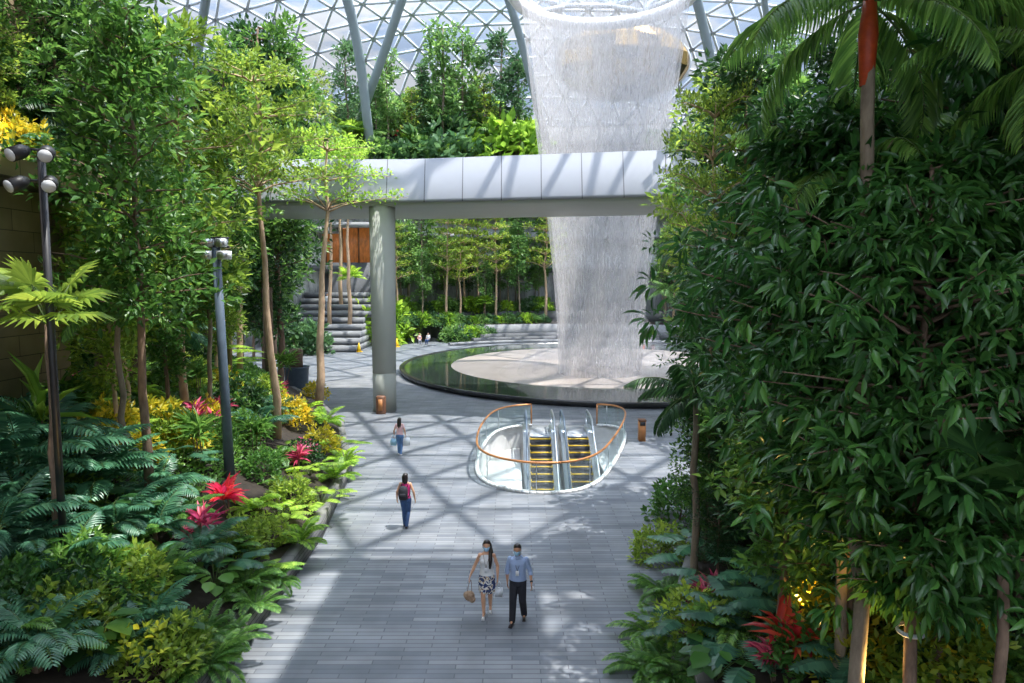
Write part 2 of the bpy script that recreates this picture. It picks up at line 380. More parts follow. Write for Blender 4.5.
# walls beside the camera and an unseen slab added overhead to shade the near floor
g = G(); g.box(-14.2, -13.0, -6, 20.5, 0, 27); struct('wall_left', g, 'tan_stone')
g = G(); g.box(-13.0, -11.7, 9, 20.4, 9.9, 10.3); g.box(-11.75, -11.6, 9, 20.4, 9.9, 10.6); struct('wall_ledge_left', g, 'tan_stone')
g = G(); g.box(12.2, 13.6, -6, 19.5, 0, 27); struct('wall_right', g, 'tan_stone')
g = G(); g.box(-14.2, 13.6, -8, 8.5, 27, 27.8); g.box(-3, 13.6, 8.5, 11, 27, 27.8); g.box(1.5, 3.6, 11, 17, 27, 27.8); g.box(5.0, 9.9, 11, 17, 27, 27.8); g.box(11.6, 13.6, 11, 17, 27, 27.8); g.box(3.6, 5.0, 16.2, 17, 27, 27.8); g.box(9.9, 11.6, 15.0, 17, 27, 27.8); struct('ceiling_shade_slab', g, 'grey_concrete')  # added slab out of view, its gaps shaped to let sun patches through

# ---- pool
g = G(); k = 96; a = np.linspace(0, 2 * np.pi, k, endpoint=False)
def ell(rx, ry, z): return np.stack([PX + rx * np.cos(a), PY + ry * np.sin(a), np.full(k, z)], -1)
pool = thing('pool', 'wide round reflecting pool with low black rim under the waterfall', 'pool', (PX, PY, 0))
def ring_g(prof, cx, cy, k=96, closed=False):
    g = G(); a = np.linspace(0, 2 * np.pi, k, endpoint=False)
    V = np.concatenate([np.stack([cx + rx * np.cos(a), cy + ry * np.sin(a), np.full(k, z)], -1) for rx, ry, z in prof])
    m = len(prof); fs = []
    for i in range(m - 1 + closed):
        b = ((i + 1) % m) * k
        for j in range(k): fs.append((i * k + j, i * k + (j + 1) % k, b + (j + 1) % k, b + j))
    g.add(V, [fs]); return g
obj('pool_rim', ring_g([(PRX - .25, PRY - .25, 0), (PRX, PRY, .02), (PRX + .12, PRY + .12, .38), (PRX - .25, PRY - .25, .38)], 0, 0, closed=True), 'black_stone', pool)
g = G(); a2 = np.linspace(0, 2 * np.pi, 96, endpoint=False)
g.add(np.stack([(PRX - .1) * np.cos(a2), (PRY - .1) * np.sin(a2), np.full(96, .34)], -1), [[list(range(96))]]); obj('water_surface', g, 'pool_water', pool)
g = ring_g([(12.9, 13.9, .345), (12.6, 13.6, .42), (9, 9.6, .50), (4, 4.2, .54)], -.5, -.5); 
g.add(np.stack([-.5 + 4 * np.cos(a2), -.5 + 4.2 * np.sin(a2), np.full(96, .54)], -1), [[list(range(96))]]); obj('inner_basin', g, 'churned_water', pool, True)

# ---- waterfall (shells of falling drops), collar of the oculus
wf = thing('waterfall', 'tall white waterfall pouring from the roof opening down into the round pool', 'waterfall', (WX, WY, 0))
prof = [(31.5, 7.1), (27, 6.6), (22, 5.95), (18.5, 5.5), (13, 4.7), (8, 4.15), (4, 3.8), (.45, 3.65)]
prof = [(7.5 + (a_ - 7.5) * WK, b_ * WK) for a_, b_ in prof]
def shell(sc, wob=0.):
    g = G(); kk = 72; V = []; fs = []
    zz = np.linspace(28.15, .4, 34)
    for i, z in enumerate(zz):
        r0 = float(np.interp(-z, [-p[0] for p in prof], [p[1] for p in prof])) * sc
        for j in range(kk):
            t = 2 * math.pi * j / kk; r = r0 * (1 + wob * math.sin(5 * t + 1) + wob * .6 * math.sin(11 * t + z * .1))
            V.append((r * math.cos(t), r * math.sin(t), z))
    for i in range(len(zz) - 1):
        for j in range(kk): fs.append((i * kk + j, i * kk + (j + 1) % kk, (i + 1) * kk + (j + 1) % kk, (i + 1) * kk + j))
    g.add(V, [fs]); return g
obj('outer_curtain', shell(1., .012), 'falling_water', wf, True)
obj('inner_curtain', shell(.93, .02), 'falling_water', wf, True)
g = G()
for rr, hh in ((5.2, 5.5), (6.4, 3.6), (8., 2.0)):
    a = np.linspace(0, 2 * np.pi, 48, endpoint=False); V = []; zs = np.linspace(.5, hh, 6)
    for z in zs:
        r = rr * (1 - .45 * (z / hh) ** 2)
        V.append(np.stack([r * np.cos(a), r * np.sin(a), np.full(48, z)], -1))
    g.add(np.concatenate(V), [[(i * 48 + j, i * 48 + (j + 1) % 48, (i + 1) * 48 + (j + 1) % 48, (i + 1) * 48 + j) for i in range(5) for j in range(48)]])
obj('mist', g, 'mist', wf, True, kind='stuff')
g = ring_g([(6.25, 6.25, 28.1), (6.9, 6.9, 28.1), (7.7, 7.7, 29.2), (6.5, 6.5, 29.0)], WX, WY, closed=True); struct('trim_oculus', g, 'white_paint', True)

# ---- glass roof: triangular grid of steel with glass panes
def roof_z(r):
    return float(np.interp(r, [7.5, 14, 24, 36, 46, 56, 66, 76, 86, 96], [28.6, 34, 40, 45, 46.5, 45.5, 41, 33, 24, 12]))
_rt = np.linspace(7.5, 96, 300); _rz = np.array([roof_z(r) for r in _rt])
ker = np.ones(25) / 25; _rzs = np.convolve(np.pad(_rz, 12, mode='edge'), ker, 'valid')
def rz_(x, y): return float(np.interp(math.hypot(x - WX, y - WY), _rt, _rzs))
S = 4.2; HH = S * .866; pts = {}; 
for i in range(-32, 33):
    for j in range(-32, 33):
        x = WX + (i + .5 * (j & 1)) * S; y = WY + j * HH; r = math.hypot(x - WX, y - WY)
        if 7.3 < r < 95 and y > -16: pts[(i, j)] = np.array([x, y, rz_(x, y)])
def nb(i, j):
    o = j & 1
    return [(i + 1, j), (i + o, j + 1), (i - 1 + o, j + 1)]
gb = G(); gg = G(); Vp = []; Fp = []
for key, p in pts.items():
    N = nb(*key)
    for q in N:
        if q in pts:
            b = pts[q]; d = b - p; L = np.linalg.norm(d); u = d / L; s = np.cross(u, [0, 0, 1.]); s /= np.linalg.norm(s); w = np.cross(s, u)
            gb.obox((p + b) / 2, u * L / 2, s * .14, w * .17)
    for tri in ((N[0], N[1]), (N[1], N[2])):
        if tri[0] in pts and tri[1] in pts:
            Vp += [p, pts[tri[0]], pts[tri[1]]]; c = len(Vp); Fp.append((c - 3, c - 2, c - 1))
rf = struct('roof_grid', gb, 'steel_roof')
Vp = np.array(Vp) + np.array([0, 0, .3]); gg.add(Vp, [Fp]); struct('roof_glass', gg, 'roof_glass')
# ring columns holding the roof (straight leaning steel tubes)
LAB_COL = ['pale steel roof strut leaning behind the trees above the yellow-green tree', 'pale steel roof strut leaning inward, first of the crossing pair', 'pale steel roof strut leaning outward, second of the crossing pair',
           'pale curved roof strut just beside the edge of the waterfall', 'pale roof strut beside the bronze shell', 'thin pale roof strut high behind the palm fronds']
for (p0, p1, p2, D, r), lab in zip([((207, -10), (203, 20), (196, 66), 92, .55), ((344, -10), (358, 30), (366, 110), 92, .6), ((405, -10), (392, 30), (376, 75), 92, .55),
                                ((505, -10), (518, 25), (531, 80), 90, .5), ((694, -12), (703, 25), (716, 80), 92, .6), ((763, -12), (767, 20), (771, 60), 96, .4)], LAB_COL):
    A = [at(*p0, D - 6), at(*p1, D - 3), at(*p2, D)]
    t = np.linspace(0, 1, 9)[:, None]; P = (1 - t) ** 2 * A[0] + 2 * t * (1 - t) * A[1] + t * t * A[2]
    base = P[-1].copy(); foot = base + (P[-1] - P[-3]) / np.linalg.norm(P[-1] - P[-3]) * 9
    g = G(); g.tube(np.vstack([P, foot]), r, 10)
    o = obj('roof_strut', g, 'strut_paint', None, True); o['label'] = lab; o['category'] = 'strut'

# ---- bridge
def bridge_y(x): return 39.2 + (-.0008 * (x + 6) ** 2 * 1 if x < -6 else 0) - .20 * max(0, x + 6) + .0 * x
br = thing('bridge', 'long white panelled bridge crossing in front of the waterfall on a round column', 'bridge', (0, 39, 0))
xs = np.arange(-24, 22.01, 2.13)
def bridge_section(prof, mat, name, smooth=False, parent=br):
    g = G(); V = []; xx = np.linspace(-24, 22, 47)
    for x in xx:
        for dy, z in prof: V.append((x, bridge_y(x) + dy - 39, z))
    m = len(prof); fs = [(i * m + j, (i + 1) * m + j, (i + 1) * m + (j + 1) % m, i * m + (j + 1) % m) for i in range(46) for j in range(m)]
    e = 46 * m; g.add(V, [fs, [list(range(m)), [e + j for j in range(m)][::-1]]]); return obj(name, g, mat, parent, smooth)

bridge_section([(.06, 11.79), (.3, 11.62), (8.6, 11.62), (8.9, 11.8), (.5, 11.85)], 'soffit', 'underside')
bridge_section([(.5, 13.0), (8.9, 13.0), (8.9, 13.2), (.5, 13.2)], 'grey_concrete', 'deck')
bridge_section([(8.9, 11.8), (8.7, 14.2), (8.45, 14.2), (8.6, 11.8)], 'white_panel', 'rear_fascia')
g = G(); V = []; xx = np.sort(np.r_[np.linspace(-24, 22, 47), xs - .025, xs + .025]); prof_b = [(0, 11.8), (.05, 11.98), (.7, 14.25), (.95, 14.3), (.95, 11.8)]
for x in xx:
    for dy, z in prof_b: V.append((x, bridge_y(x) + dy - 39, z))
mm = 5; fj = []; fp = []
for i in range(len(xx) - 1):
    dark = xx[i + 1] - xx[i] < .06 and np.min(abs(xs - (xx[i] + xx[i + 1]) / 2)) < .01
    for j in range(mm): (fj if dark or j == 0 and False else fp).append((i * mm + j, (i + 1) * mm + j, (i + 1) * mm + (j + 1) % mm, i * mm + (j + 1) % mm))
e = (len(xx) - 1) * mm; g.add(V, [fp, [list(range(mm)), [e + j for j in range(mm)][::-1]]]); g.n -= len(V); g.add(V, [fj], 1) if False else g.f.setdefault(4, []).append((np.array(fj), 1)); g.n = len(V)
obj('fascia', g, ['white_panel', 'seam'], br)
g = G(); cxx = at(385, 413, 40)[0]
g.rings([(cxx, 40.0, 0, .66, .66), (cxx, 40., 2.2, .67, .67), (cxx, 40., 2.21, .655, .655), (cxx, 40., 2.24, .655, .655), (cxx, 40., 2.25, .67, .67), (cxx, 40.1, 11.7, .74, .74)], 40)
o = obj('bridge_column', g, 'column_paint', None, True); o['label'] = 'thick round pale grey column holding up the white bridge'; o['category'] = 'column'
t = thing('floor_cabinet', 'small brown rounded box standing against the foot of the bridge column', 'box', (at(381, 414, 39)[0], 39.05, 0))
g = G(); g.rings([(0, 0, 0, .27, .2), (0, 0, .05, .28, .21), (0, 0, .95, .28, .21), (0, 0, 1.02, .24, .17)], 16); obj('body', g, 'wood_brown', t, True)
g = G(); g.box(-.12, .12, -.225, -.2, .2, .85); obj('door', g, 'orange_brown', t)
p = at(637, 438, 34); t = thing('litter_bin', 'orange-brown square bin standing on the paving beside the escalators', 'bin', (6.1, 32.4, 0))
g = G(); g.box(-.15, .15, -.2, .2, 0, .95); obj('body', g, 'orange_brown', t); g = G(); g.box(-.17, .17, -.22, .22, .95, 1.02); obj('lid', g, 'wood_brown', t)
g = G(); g.box(-.12, .12, -.215, -.2, .75, .92); obj('slot', g, 'black_metal', t)

# ---- escalator well balustrade
bal = thing('balustrade', 'curved glass balustrade with copper handrail around the escalator well', 'balustrade', (2, 30, 0))
o0 = np.array([2, 30, 0])
def resample(P, step):
    P = np.array(P, float); d = np.r_[0, np.cumsum(np.linalg.norm(np.diff(P, axis=0), axis=1))]; n = max(2, int(d[-1] / step))
    t = np.linspace(0, d[-1], n); return np.stack([np.interp(t, d, P[:, i]) for i in range(P.shape[1])], -1)
def smooth_path(P, it=2):
    P = [np.array(p, float) for p in P]
    for _ in range(it):
        Q = [P[0]]
        for a_, b_ in zip(P[:-1], P[1:]): Q += [a_ * .75 + b_ * .25, a_ * .25 + b_ * .75]
        Q.append(P[-1]); P = Q
    return np.array(P)
WP = smooth_path([np.array([x, y, 0.]) for x, y in WELL], 2) - o0
Q = resample(WP, .25)
g = G(); m = len(Q); 
g.add(np.concatenate([Q + [0, 0, .05], Q + [0, 0, 1.08]]), [[(i, i + 1, m + i + 1, m + i) for i in range(m - 1)]]); obj('glass_screen', g, 'balustrade_glass', bal)
g = G(); g.tube(Q + [0, 0, 1.12], .045, 8); g.tube(np.array([Q[0] + [0, 0, 1.12], Q[0] + [0, 0, .02]]), .04, 8); g.tube(np.array([Q[-1] + [0, 0, 1.12], Q[-1] + [0, 0, .02]]), .04, 8); obj('handrail', g, 'copper', bal, True)
g = G()
for i in range(m - 1):
    d = Q[i + 1] - Q[i]; L = np.linalg.norm(d); u = d / L; s = np.array([-u[1], u[0], 0]); g.obox((Q[i] + Q[i + 1]) / 2 + [0, 0, .04], u * L * .52, s * .07, (0, 0, .06))
obj('base_rail', g, 'white_paint', bal)
for i in range(0, m, 9):
    g = G(); g.tube(np.array([Q[i] + [0, 0, .05], Q[i] + [0, 0, 1.1]]), .018, 6); obj('post', g, 'steel', bal)
# ---- escalators: landing at the far end, running down towards the camera
SLOPE = math.tan(R(30))
def escalator(xc, label):
    t = thing('escalator', label, 'escalator', (xc, 33.2, 0), 0, 'escalators in the floor opening')
    w = .52; dy = .40; dz = dy * SLOPE
    g = G(); gy = G()
    for i in range(24):
        y = -i * dy; z = -i * dz
        g.box(-w, w, y - dy, y + .02, z - .5, z - dz * 1.0 * 0 - .0 if i == 0 else z)
        gy.box(-w, w, y - dy - .003, y - dy + .07, z - .05, z + .004); gy.box(-w, -w + .05, y - dy, y, z, z + .004); gy.box(w - .05, w, y - dy, y, z, z + .004)
    obj('steps', g, 'step_black', t); obj('step_edging', gy, 'step_yellow', t)
    for s in (-1, 1):
        x = s * (w + .14)
        g = G(); P = [(x, y, z) for y, z in ((1.9, 0), (0, 0), (-9.2, -9.2 * SLOPE))]
        for (xa, ya, za), (xb, yb, zb) in zip(P[:-1], P[1:]):
            V = [(xa - .16, ya, za - .3), (xa + .16, ya, za - .3), (xa + .16, ya, za + .22), (xa - .16, ya, za + .22), (xb - .16, yb, zb - .3), (xb + .16, yb, zb - .3), (xb + .16, yb, zb + .22), (xb - .16, yb, zb + .22)]
            g.add(V, [[(0, 1, 2, 3), (7, 6, 5, 4), (0, 4, 5, 1), (1, 5, 6, 2), (2, 6, 7, 3), (3, 7, 4, 0)]])
        obj('skirt', g, 'steel', t)
        g = G(); H = .92
        g.add([(x, 2.0, .2), (x, 2.3, .6), (x, 2.0, H), (x, 0, H), (x, -9.2, H - 9.2 * SLOPE), (x, -9.2, .2 - 9.2 * SLOPE), (x, 0, .2)], [[(0, 1, 2, 3, 6)], [(3, 4, 5, 6)]]); obj('side_glass', g, 'balustrade_glass', t)
        g = G(); P = smooth_path([(x, 1.6, .12), (x, 2.3, .2), (x, 2.45, .6), (x, 2.15, H + .02), (x, 1.6, H + .02), (x, 0, H + .02), (x, -.3, H - .1), (x, -9.2, H - 9.2 * SLOPE)], 2)
        g.tube(P, .05, 8); obj('handrail', g, 'blue_grey_metal' if s < 0 else 'steel', t, True)
    g = G(); g.box(-w, w, 0, 2.3, -.25, .012); obj('landing_plate', g, 'steel_dull', t)
    return t
escalator(1.35, 'black stepped escalator with yellow edges, the one farther from the orange-brown bin')
escalator(3.15, 'black stepped escalator with yellow edges, the one nearer the orange-brown bin')
# white panels added below the opening to catch sun and brighten the well
def cover(x0, x1, z, label, arch):
    t = thing('well_sun_panel', label, 'panel', (0, 30, z)); g = G(); P = [(x, y) for x, y in WELL]
    def clip(P, f):
        o = []
        for (p, q) in zip(P, P[1:] + P[:1]):
            fp, fq = f(p), f(q)
            if fp >= 0: o.append(p)
            if (fp >= 0) != (fq >= 0): k = fp / (fp - fq); o.append((p[0] + (q[0] - p[0]) * k, p[1] + (q[1] - p[1]) * k))
        return o
    P = clip(clip(P, lambda p: p[0] - x0), lambda p: x1 - p[0]); n_ = len(P); cx_ = sum(p[0] for p in P) / n_; cy_ = sum(p[1] for p in P) / n_
    V = [(cx_ + (x - cx_) * .97, cy_ + (y - cy_) * .99 - 30, zz) for zz in (0, -.15) for x, y in P]
    g.add(V, [[list(range(n_))], [list(range(n_, 2 * n_))[::-1]], [(i, n_ + i, n_ + (i + 1) % n_, (i + 1) % n_) for i in range(n_)]]); obj('white_cover', g, 'white_paint', t)
    if arch:
        g = G(); a = np.linspace(0, np.pi, 20); g.add(np.stack([x1 - .05 - 1.15 * np.sin(a), -3.2 + 1.5 * -np.cos(a), np.full(20, .02)], -1), [[list(range(20))]]); obj('grey_arch_panel', g, 'steel_dull', t)
cover(-1.5, .45, -1.1, 'added sun-catching white panel with grey arch on the well side farther from the bin', True)
cover(4.05, 5.7, -.9, 'added sun-catching white panel in the well between the escalators and the orange-brown bin', False)

# ================================================================ BACKGROUND TERRACES
def arc_wall(name, r0, r1, z0, z1, a0, a1, mat, n=60, cx=CX, cy=CY, sy=1., **kw):
    g = G(); aa = np.linspace(R(a0), R(a1), n); V = []
    for t in aa:
        c, s = math.cos(t), math.sin(t)
        V += [(cx + r0 * c, cy + r0 * s * sy, z0), (cx + r0 * c, cy + r0 * s * sy, z1), (cx + r1 * c, cy + r1 * s * sy, z1), (cx + r1 * c, cy + r1 * s * sy, z0)]
    fs = [(i * 4 + j, i * 4 + (j + 1) % 4, i * 4 + 4 + (j + 1) % 4, i * 4 + 4 + j) for i in range(n - 1) for j in range(4)]
    e = (n - 1) * 4; g.add(V, [fs, [(0, 1, 2, 3), (e + 3, e + 2, e + 1, e)]])
    if kw: 
        o = obj(name, g, mat); 
        for k_, v_ in kw.items(): o[k_] = v_
        return o
    return struct(name, g, mat)
arc_wall('trim_kerb_back', 24.0, 24.5, 0, .35, 55, 128, 'mid_stone')
arc_wall('stone_bench', 25.3, 26.1, 0, .62, 95, 119, 'dark_stone', label='long low dark stone bench curving behind the pool, its nearer tier', category='bench')
arc_wall('stone_bench', 27.3, 28.2, 0, .9, 82, 115, 'dark_stone', label='low dark stone bench ledge curving below the far planter', category='bench')
arc_wall('wall_terrace_low', 29.5, 37, 0, 1.9, 40, 120, 'mid_stone')
arc_wall('ground_terrace_low', 29.9, 37, 1.8, 2.0, 40, 120, 'soil')
arc_wall('wall_terrace_second', 33.5, 37, 1.9, 3.4, 40, 122, 'dark_stone')
arc_wall('wall_back', 40, 41, 0, 17, 15, 172, 'facade_dark', 90)
arc_wall('trim_gallery', 38.4, 40, 8.6, 9.3, 15, 170, 'dark_concrete', 90)
arc_wall('trim_gallery_upper', 38.4, 40, 13.2, 13.9, 15, 170, 'grey_concrete', 90)
arc_wall('wall_terrace_upper', 38, 41.5, 16.5, 21.5, 15, 172, 'grey_concrete', 90)
arc_wall('ground_terrace_upper', 38.3, 46, 21.3, 21.9, 15, 172, 'soil', 90)
arc_wall('wall_terrace_third', 46, 47, 20, 27.5, 10, 175, 'dark_concrete', 90)
arc_wall('ground_terrace_third', 46.3, 54, 27.3, 27.8, 10, 175, 'soil', 90)
arc_wall('wall_terrace_top', 54, 55, 26, 32, 10, 175, 'grey_concrete', 90)
arc_wall('ground_terrace_top', 54.4, 62, 31.8, 32.3, 10, 175, 'soil', 90)
# dark glazed box on the upper terrace
c = at(455, 118, 104)
t = thing('terrace_kiosk', 'grey framed box pavilion among palms on the terrace above the bridge', 'pavilion', (c[0], 106.5, 27.6))
g = G(); g.box(-4.2, 4.2, -2, 2, 0, 3.6); obj('body', g, 'dark_concrete', t); g = G(); g.box(-4.6, 4.6, -2.4, 2.4, 3.6, 4.0); obj('roof', g, 'grey_concrete', t)
for i in range(5):
    g = G(); g.box(-4.2 + i * 2.1 - .12, -4.2 + i * 2.1 + .12, -2.2, -2, 0, 3.6); obj('post', g, 'pale_metal', t)
# bronze shell behind the waterfall
c = at(622, 62, 97); t = thing('bronze_shell', 'rounded bronze and gold panelled shell half hidden behind the top of the waterfall', 'pavilion', tuple(c))
g = G(); NU, NV = 18, 9; a_ = 9.1; c_ = 5.0
for i in range(NU):
    for j in range(NV):
        V = []
        for (u, v) in ((i, j), (i + 1, j), (i + 1, j + 1), (i, j + 1)):
            t1 = 2 * math.pi * u / NU; t2 = math.pi * v / NV; V.append((a_ * math.sin(t2) * math.cos(t1), 4.5 * math.sin(t2) * math.sin(t1), c_ * math.cos(t2)))
        g.add(np.array(V), [[(0, 1, 2, 3)]])
obj('shell_panels', g, 'bronze_panels', t)
g = G(); a = np.linspace(0, 2 * np.pi, 41); g.tube(np.stack([a_ * 1.01 * np.cos(a), 0 * a, c_ * 1.01 * np.sin(a)], -1), .18, 6, cap=False); obj('rim', g, 'steel_roof', t)
# shop front
c = at(340, 258, 94)
t = thing('shop_front', 'warm orange lit shop front with dark fascia above the stone steps', 'shop', (c[0] + 1.2, 86.6, 9.7))
g = G(); g.box(-5.2, 5.2, -.2, 2.5, 0, 4.2); obj('wall', g, 'shop_orange', t); g = G(); g.box(-5.6, 5.6, -1.4, 2.5, 4.2, 4.8); obj('roof', g, 'grey_concrete', t)
for i in range(6):
    g = G(); g.box(-5 + i * 2 - .08, -5 + i * 2 + .08, -.4, -.2, 0, 4.2); obj('mullion', g, 'wood_brown', t)
g = G(); g.box(-6, 6, -.3, 3, -9.7, 0); obj('base', g, 'dark_concrete', t)
m_ = MATS['shop_orange']; bn = [x for x in m_.node_tree.nodes if x.type == 'BSDF_PRINCIPLED'][0]
bn.inputs['Emission Color'].default_value = (1, .35, .08, 1); bn.inputs['Emission Strength'].default_value = .12  # wall itself emits faintly, in place of lamps inside the shop
# stepped stone terraces left of the column
st = thing('stone_steps', 'broad grey stone stepped terraces rising behind the bridge column', 'steps', (at(336, 352, 80)[0], 73, 0))
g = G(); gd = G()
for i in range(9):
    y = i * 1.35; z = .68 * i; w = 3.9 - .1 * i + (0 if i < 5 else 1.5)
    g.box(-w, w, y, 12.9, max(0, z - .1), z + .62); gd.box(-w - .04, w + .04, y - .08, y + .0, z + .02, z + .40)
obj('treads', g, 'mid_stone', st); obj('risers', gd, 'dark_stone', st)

# ================================================================ PLANT LIBRARY
LEAF2 = (np.array([(0, 0, 0), (-.5, .45, .10), (.5, .45, .10), (0, 1, -.12)]), [[(0, 2, 3)], [(0, 3, 1)]])
LEAF6 = (np.array([(0, 0, 0), (-.42, .3, .08), (0, .32, 0), (.42, .3, .08), (-.36, .65, .02), (0, .66, -.06), (.36, .65, .02), (0, 1, -.22)]),
         [[(0, 3, 2)], [(0, 2, 1)], [(2, 3, 6, 5)], [(1, 2, 5, 4)], [(5, 6, 7)], [(4, 5, 7)]])
LEAFR = (np.array([(0, 0, 0), (-.5, .35, .06), (.5, .35, .06), (-.42, .75, .02), (.42, .75, .02), (0, 1, -.1), (0, .5, -.03)]),
         [[(0, 2, 6)], [(0, 6, 1)], [(6, 2, 4)], [(6, 4, 5)], [(6, 5, 3)], [(6, 3, 1)]])
def nrm(v): return v / (np.linalg.norm(v, axis=-1, keepdims=True) + 1e-9)
def orient(D, L, W, wob=.5):
    D = nrm(D); n = len(D); up = np.tile([0, 0, 1.], (n, 1)) + rng.normal(0, wob, (n, 3))
    X = nrm(np.cross(D, up)); N = np.cross(X, D)
    M = np.empty((n, 3, 3)); M[:, :, 0] = X * np.reshape(W, (-1, 1)); M[:, :, 1] = D * np.reshape(L, (-1, 1)); M[:, :, 2] = N * np.reshape(L, (-1, 1)); return M
def leaves(g, C, D, L, W, tpl=LEAF2, mat=0, wob=.5):
    n = len(C); Ls = L * rng.uniform(.7, 1.2, n); g.tpl(tpl[0], tpl[1], orient(D, Ls, W * Ls / L, wob), np.asarray(C), mat)
def cluster_leaves(g, C, out, k, spread, L, W, up=.2, droop=0., tpl=LEAF2, mat=0, wob=.5):
    C = np.repeat(C, k, 0); O = np.repeat(out, k, 0); n = len(C)
    r = nrm(rng.normal(0, 1, (n, 3))); D = nrm(O * .5 + r * .9 + [0, 0, up - droop]); P = C + r * spread * rng.uniform(.2, 1, (n, 1))
    leaves(g, P, D, L, W, tpl, mat, wob)
def wavy(p0, p1, n=7, amp=.06):
    t = np.linspace(0, 1, n)[:, None]; P = np.array(p0) * (1 - t) + np.array(p1) * t
    P[1:-1] += rng.normal(0, amp, (n - 2, 3)) * [1, 1, .2]; return P
def trunk_g(h, r0, r1, lean=.1, k=8):
    g = G(); P = wavy((0, 0, -.15), (rng.normal(0, lean), rng.normal(0, lean), h), 9, h * .004 + .008); g.tube(P, np.linspace(r0, r1, 9), k); return g, P
def on(P, z): return np.array([np.interp(z, P[:, 2], P[:, 0]), np.interp(z, P[:, 2], P[:, 1]), z])
def broadleaf(name, h, cr, z0, nb_, ncl, k, L, W, leaf, bark, tr=.1, tpl=LEAF2, droop=0., shape='column', spread=.22, up=.2, wob=.5, tr1=.03):
    """slim tree with a leafy crown between z0 and h"""
    g, P = trunk_g(h * .96, tr, tr1); gl = G(); Cs = []; Os = []
    for b in range(nb_):
        f = (b + rng.uniform(0, 1)) / nb_; z = z0 + (h - z0) * f; a = rng.uniform(0, 2 * np.pi)
        if shape == 'column': r = cr * (.55 + .45 * math.sin(math.pi * min(1, f * 1.05 + .08))) * rng.uniform(.6, 1.1)
        elif shape == 'round': r = cr * math.sqrt(max(.05, 1 - (2 * f - 1) ** 2)) * rng.uniform(.7, 1.1)
        elif shape == 'cone': r = cr * (1.05 - f) * rng.uniform(.7, 1.1)
        else: r = cr * (.35 + .65 * f) * rng.uniform(.7, 1.1)
        s = on(P, z * .97 - .05 * r); e = s + np.array([math.cos(a) * r, math.sin(a) * r, r * rng.uniform(.05, .45)]); B = wavy(s, e, 5, .04 * r)
        g.tube(B, np.linspace(max(.012, tr * .28), .006, 5), 4)
        for c in range(ncl):
            t = rng.uniform(.25, 1.05); q = s * (1 - t) + e * t + rng.normal(0, .14 * r + .04, 3); Cs.append(q); Os.append(nrm(q - on(P, min(q[2], h * .95))))
    cluster_leaves(gl, np.array(Cs), np.array(Os), k, spread, L, W, up, droop, tpl, 0, wob)
    return [('trunk', g.mesh(name + '_trunk', bark, True)), ('foliage', gl.mesh(name + '_foliage', leaf, tpl is not LEAF2))]
def tiered(name, h, cr, z0, tiers, leaf, bark, L=.13, k=11, tr=.1, dens=1.):
    g, P = trunk_g(h * .97, tr, .025, .2); gl = G(); Cs = []
    for i in range(tiers):
        f = (i + .5) / tiers; z = z0 + (h - z0) * f; r = cr * (1.05 - .55 * f); n = 7
        for b in range(n):
            a = 2 * np.pi * (b + rng.uniform(-.3, .3)) / n + i; rr = r * rng.uniform(.7, 1.1); s = on(P, z - .3 * rr * (1 - f * .5)); e = np.array([s[0] + math.cos(a) * rr, s[1] + math.sin(a) * rr, z + rng.uniform(-.05, .12) * rr])
            B = wavy(s, e, 6, .03 * rr); B[1:-1, 2] += .06 * rr; g.tube(B, np.linspace(max(.014, tr * .25), .006, 6), 4)
            m = int(14 * dens)
            t = rng.uniform(.3, 1.05, m)[:, None]; lat = rng.normal(0, .17, m)[:, None] * rr * t; q = s * (1 - t) + e * t + lat * np.array([-math.sin(a), math.cos(a), 0]); q[:, 2] = (s[2] * (1 - t[:, 0]) + e[2] * t[:, 0]) + .08 * rr + rng.normal(0, .05, m)
            Cs.append(q)
    C = np.concatenate(Cs); cluster_leaves(gl, C, np.tile([0, 0, .0], (len(C), 1)), k, .19, L, L * .5, .45)
    return [('trunk', g.mesh(name + '_trunk', bark, True)), ('foliage', gl.mesh(name + '_foliage', leaf, False))]
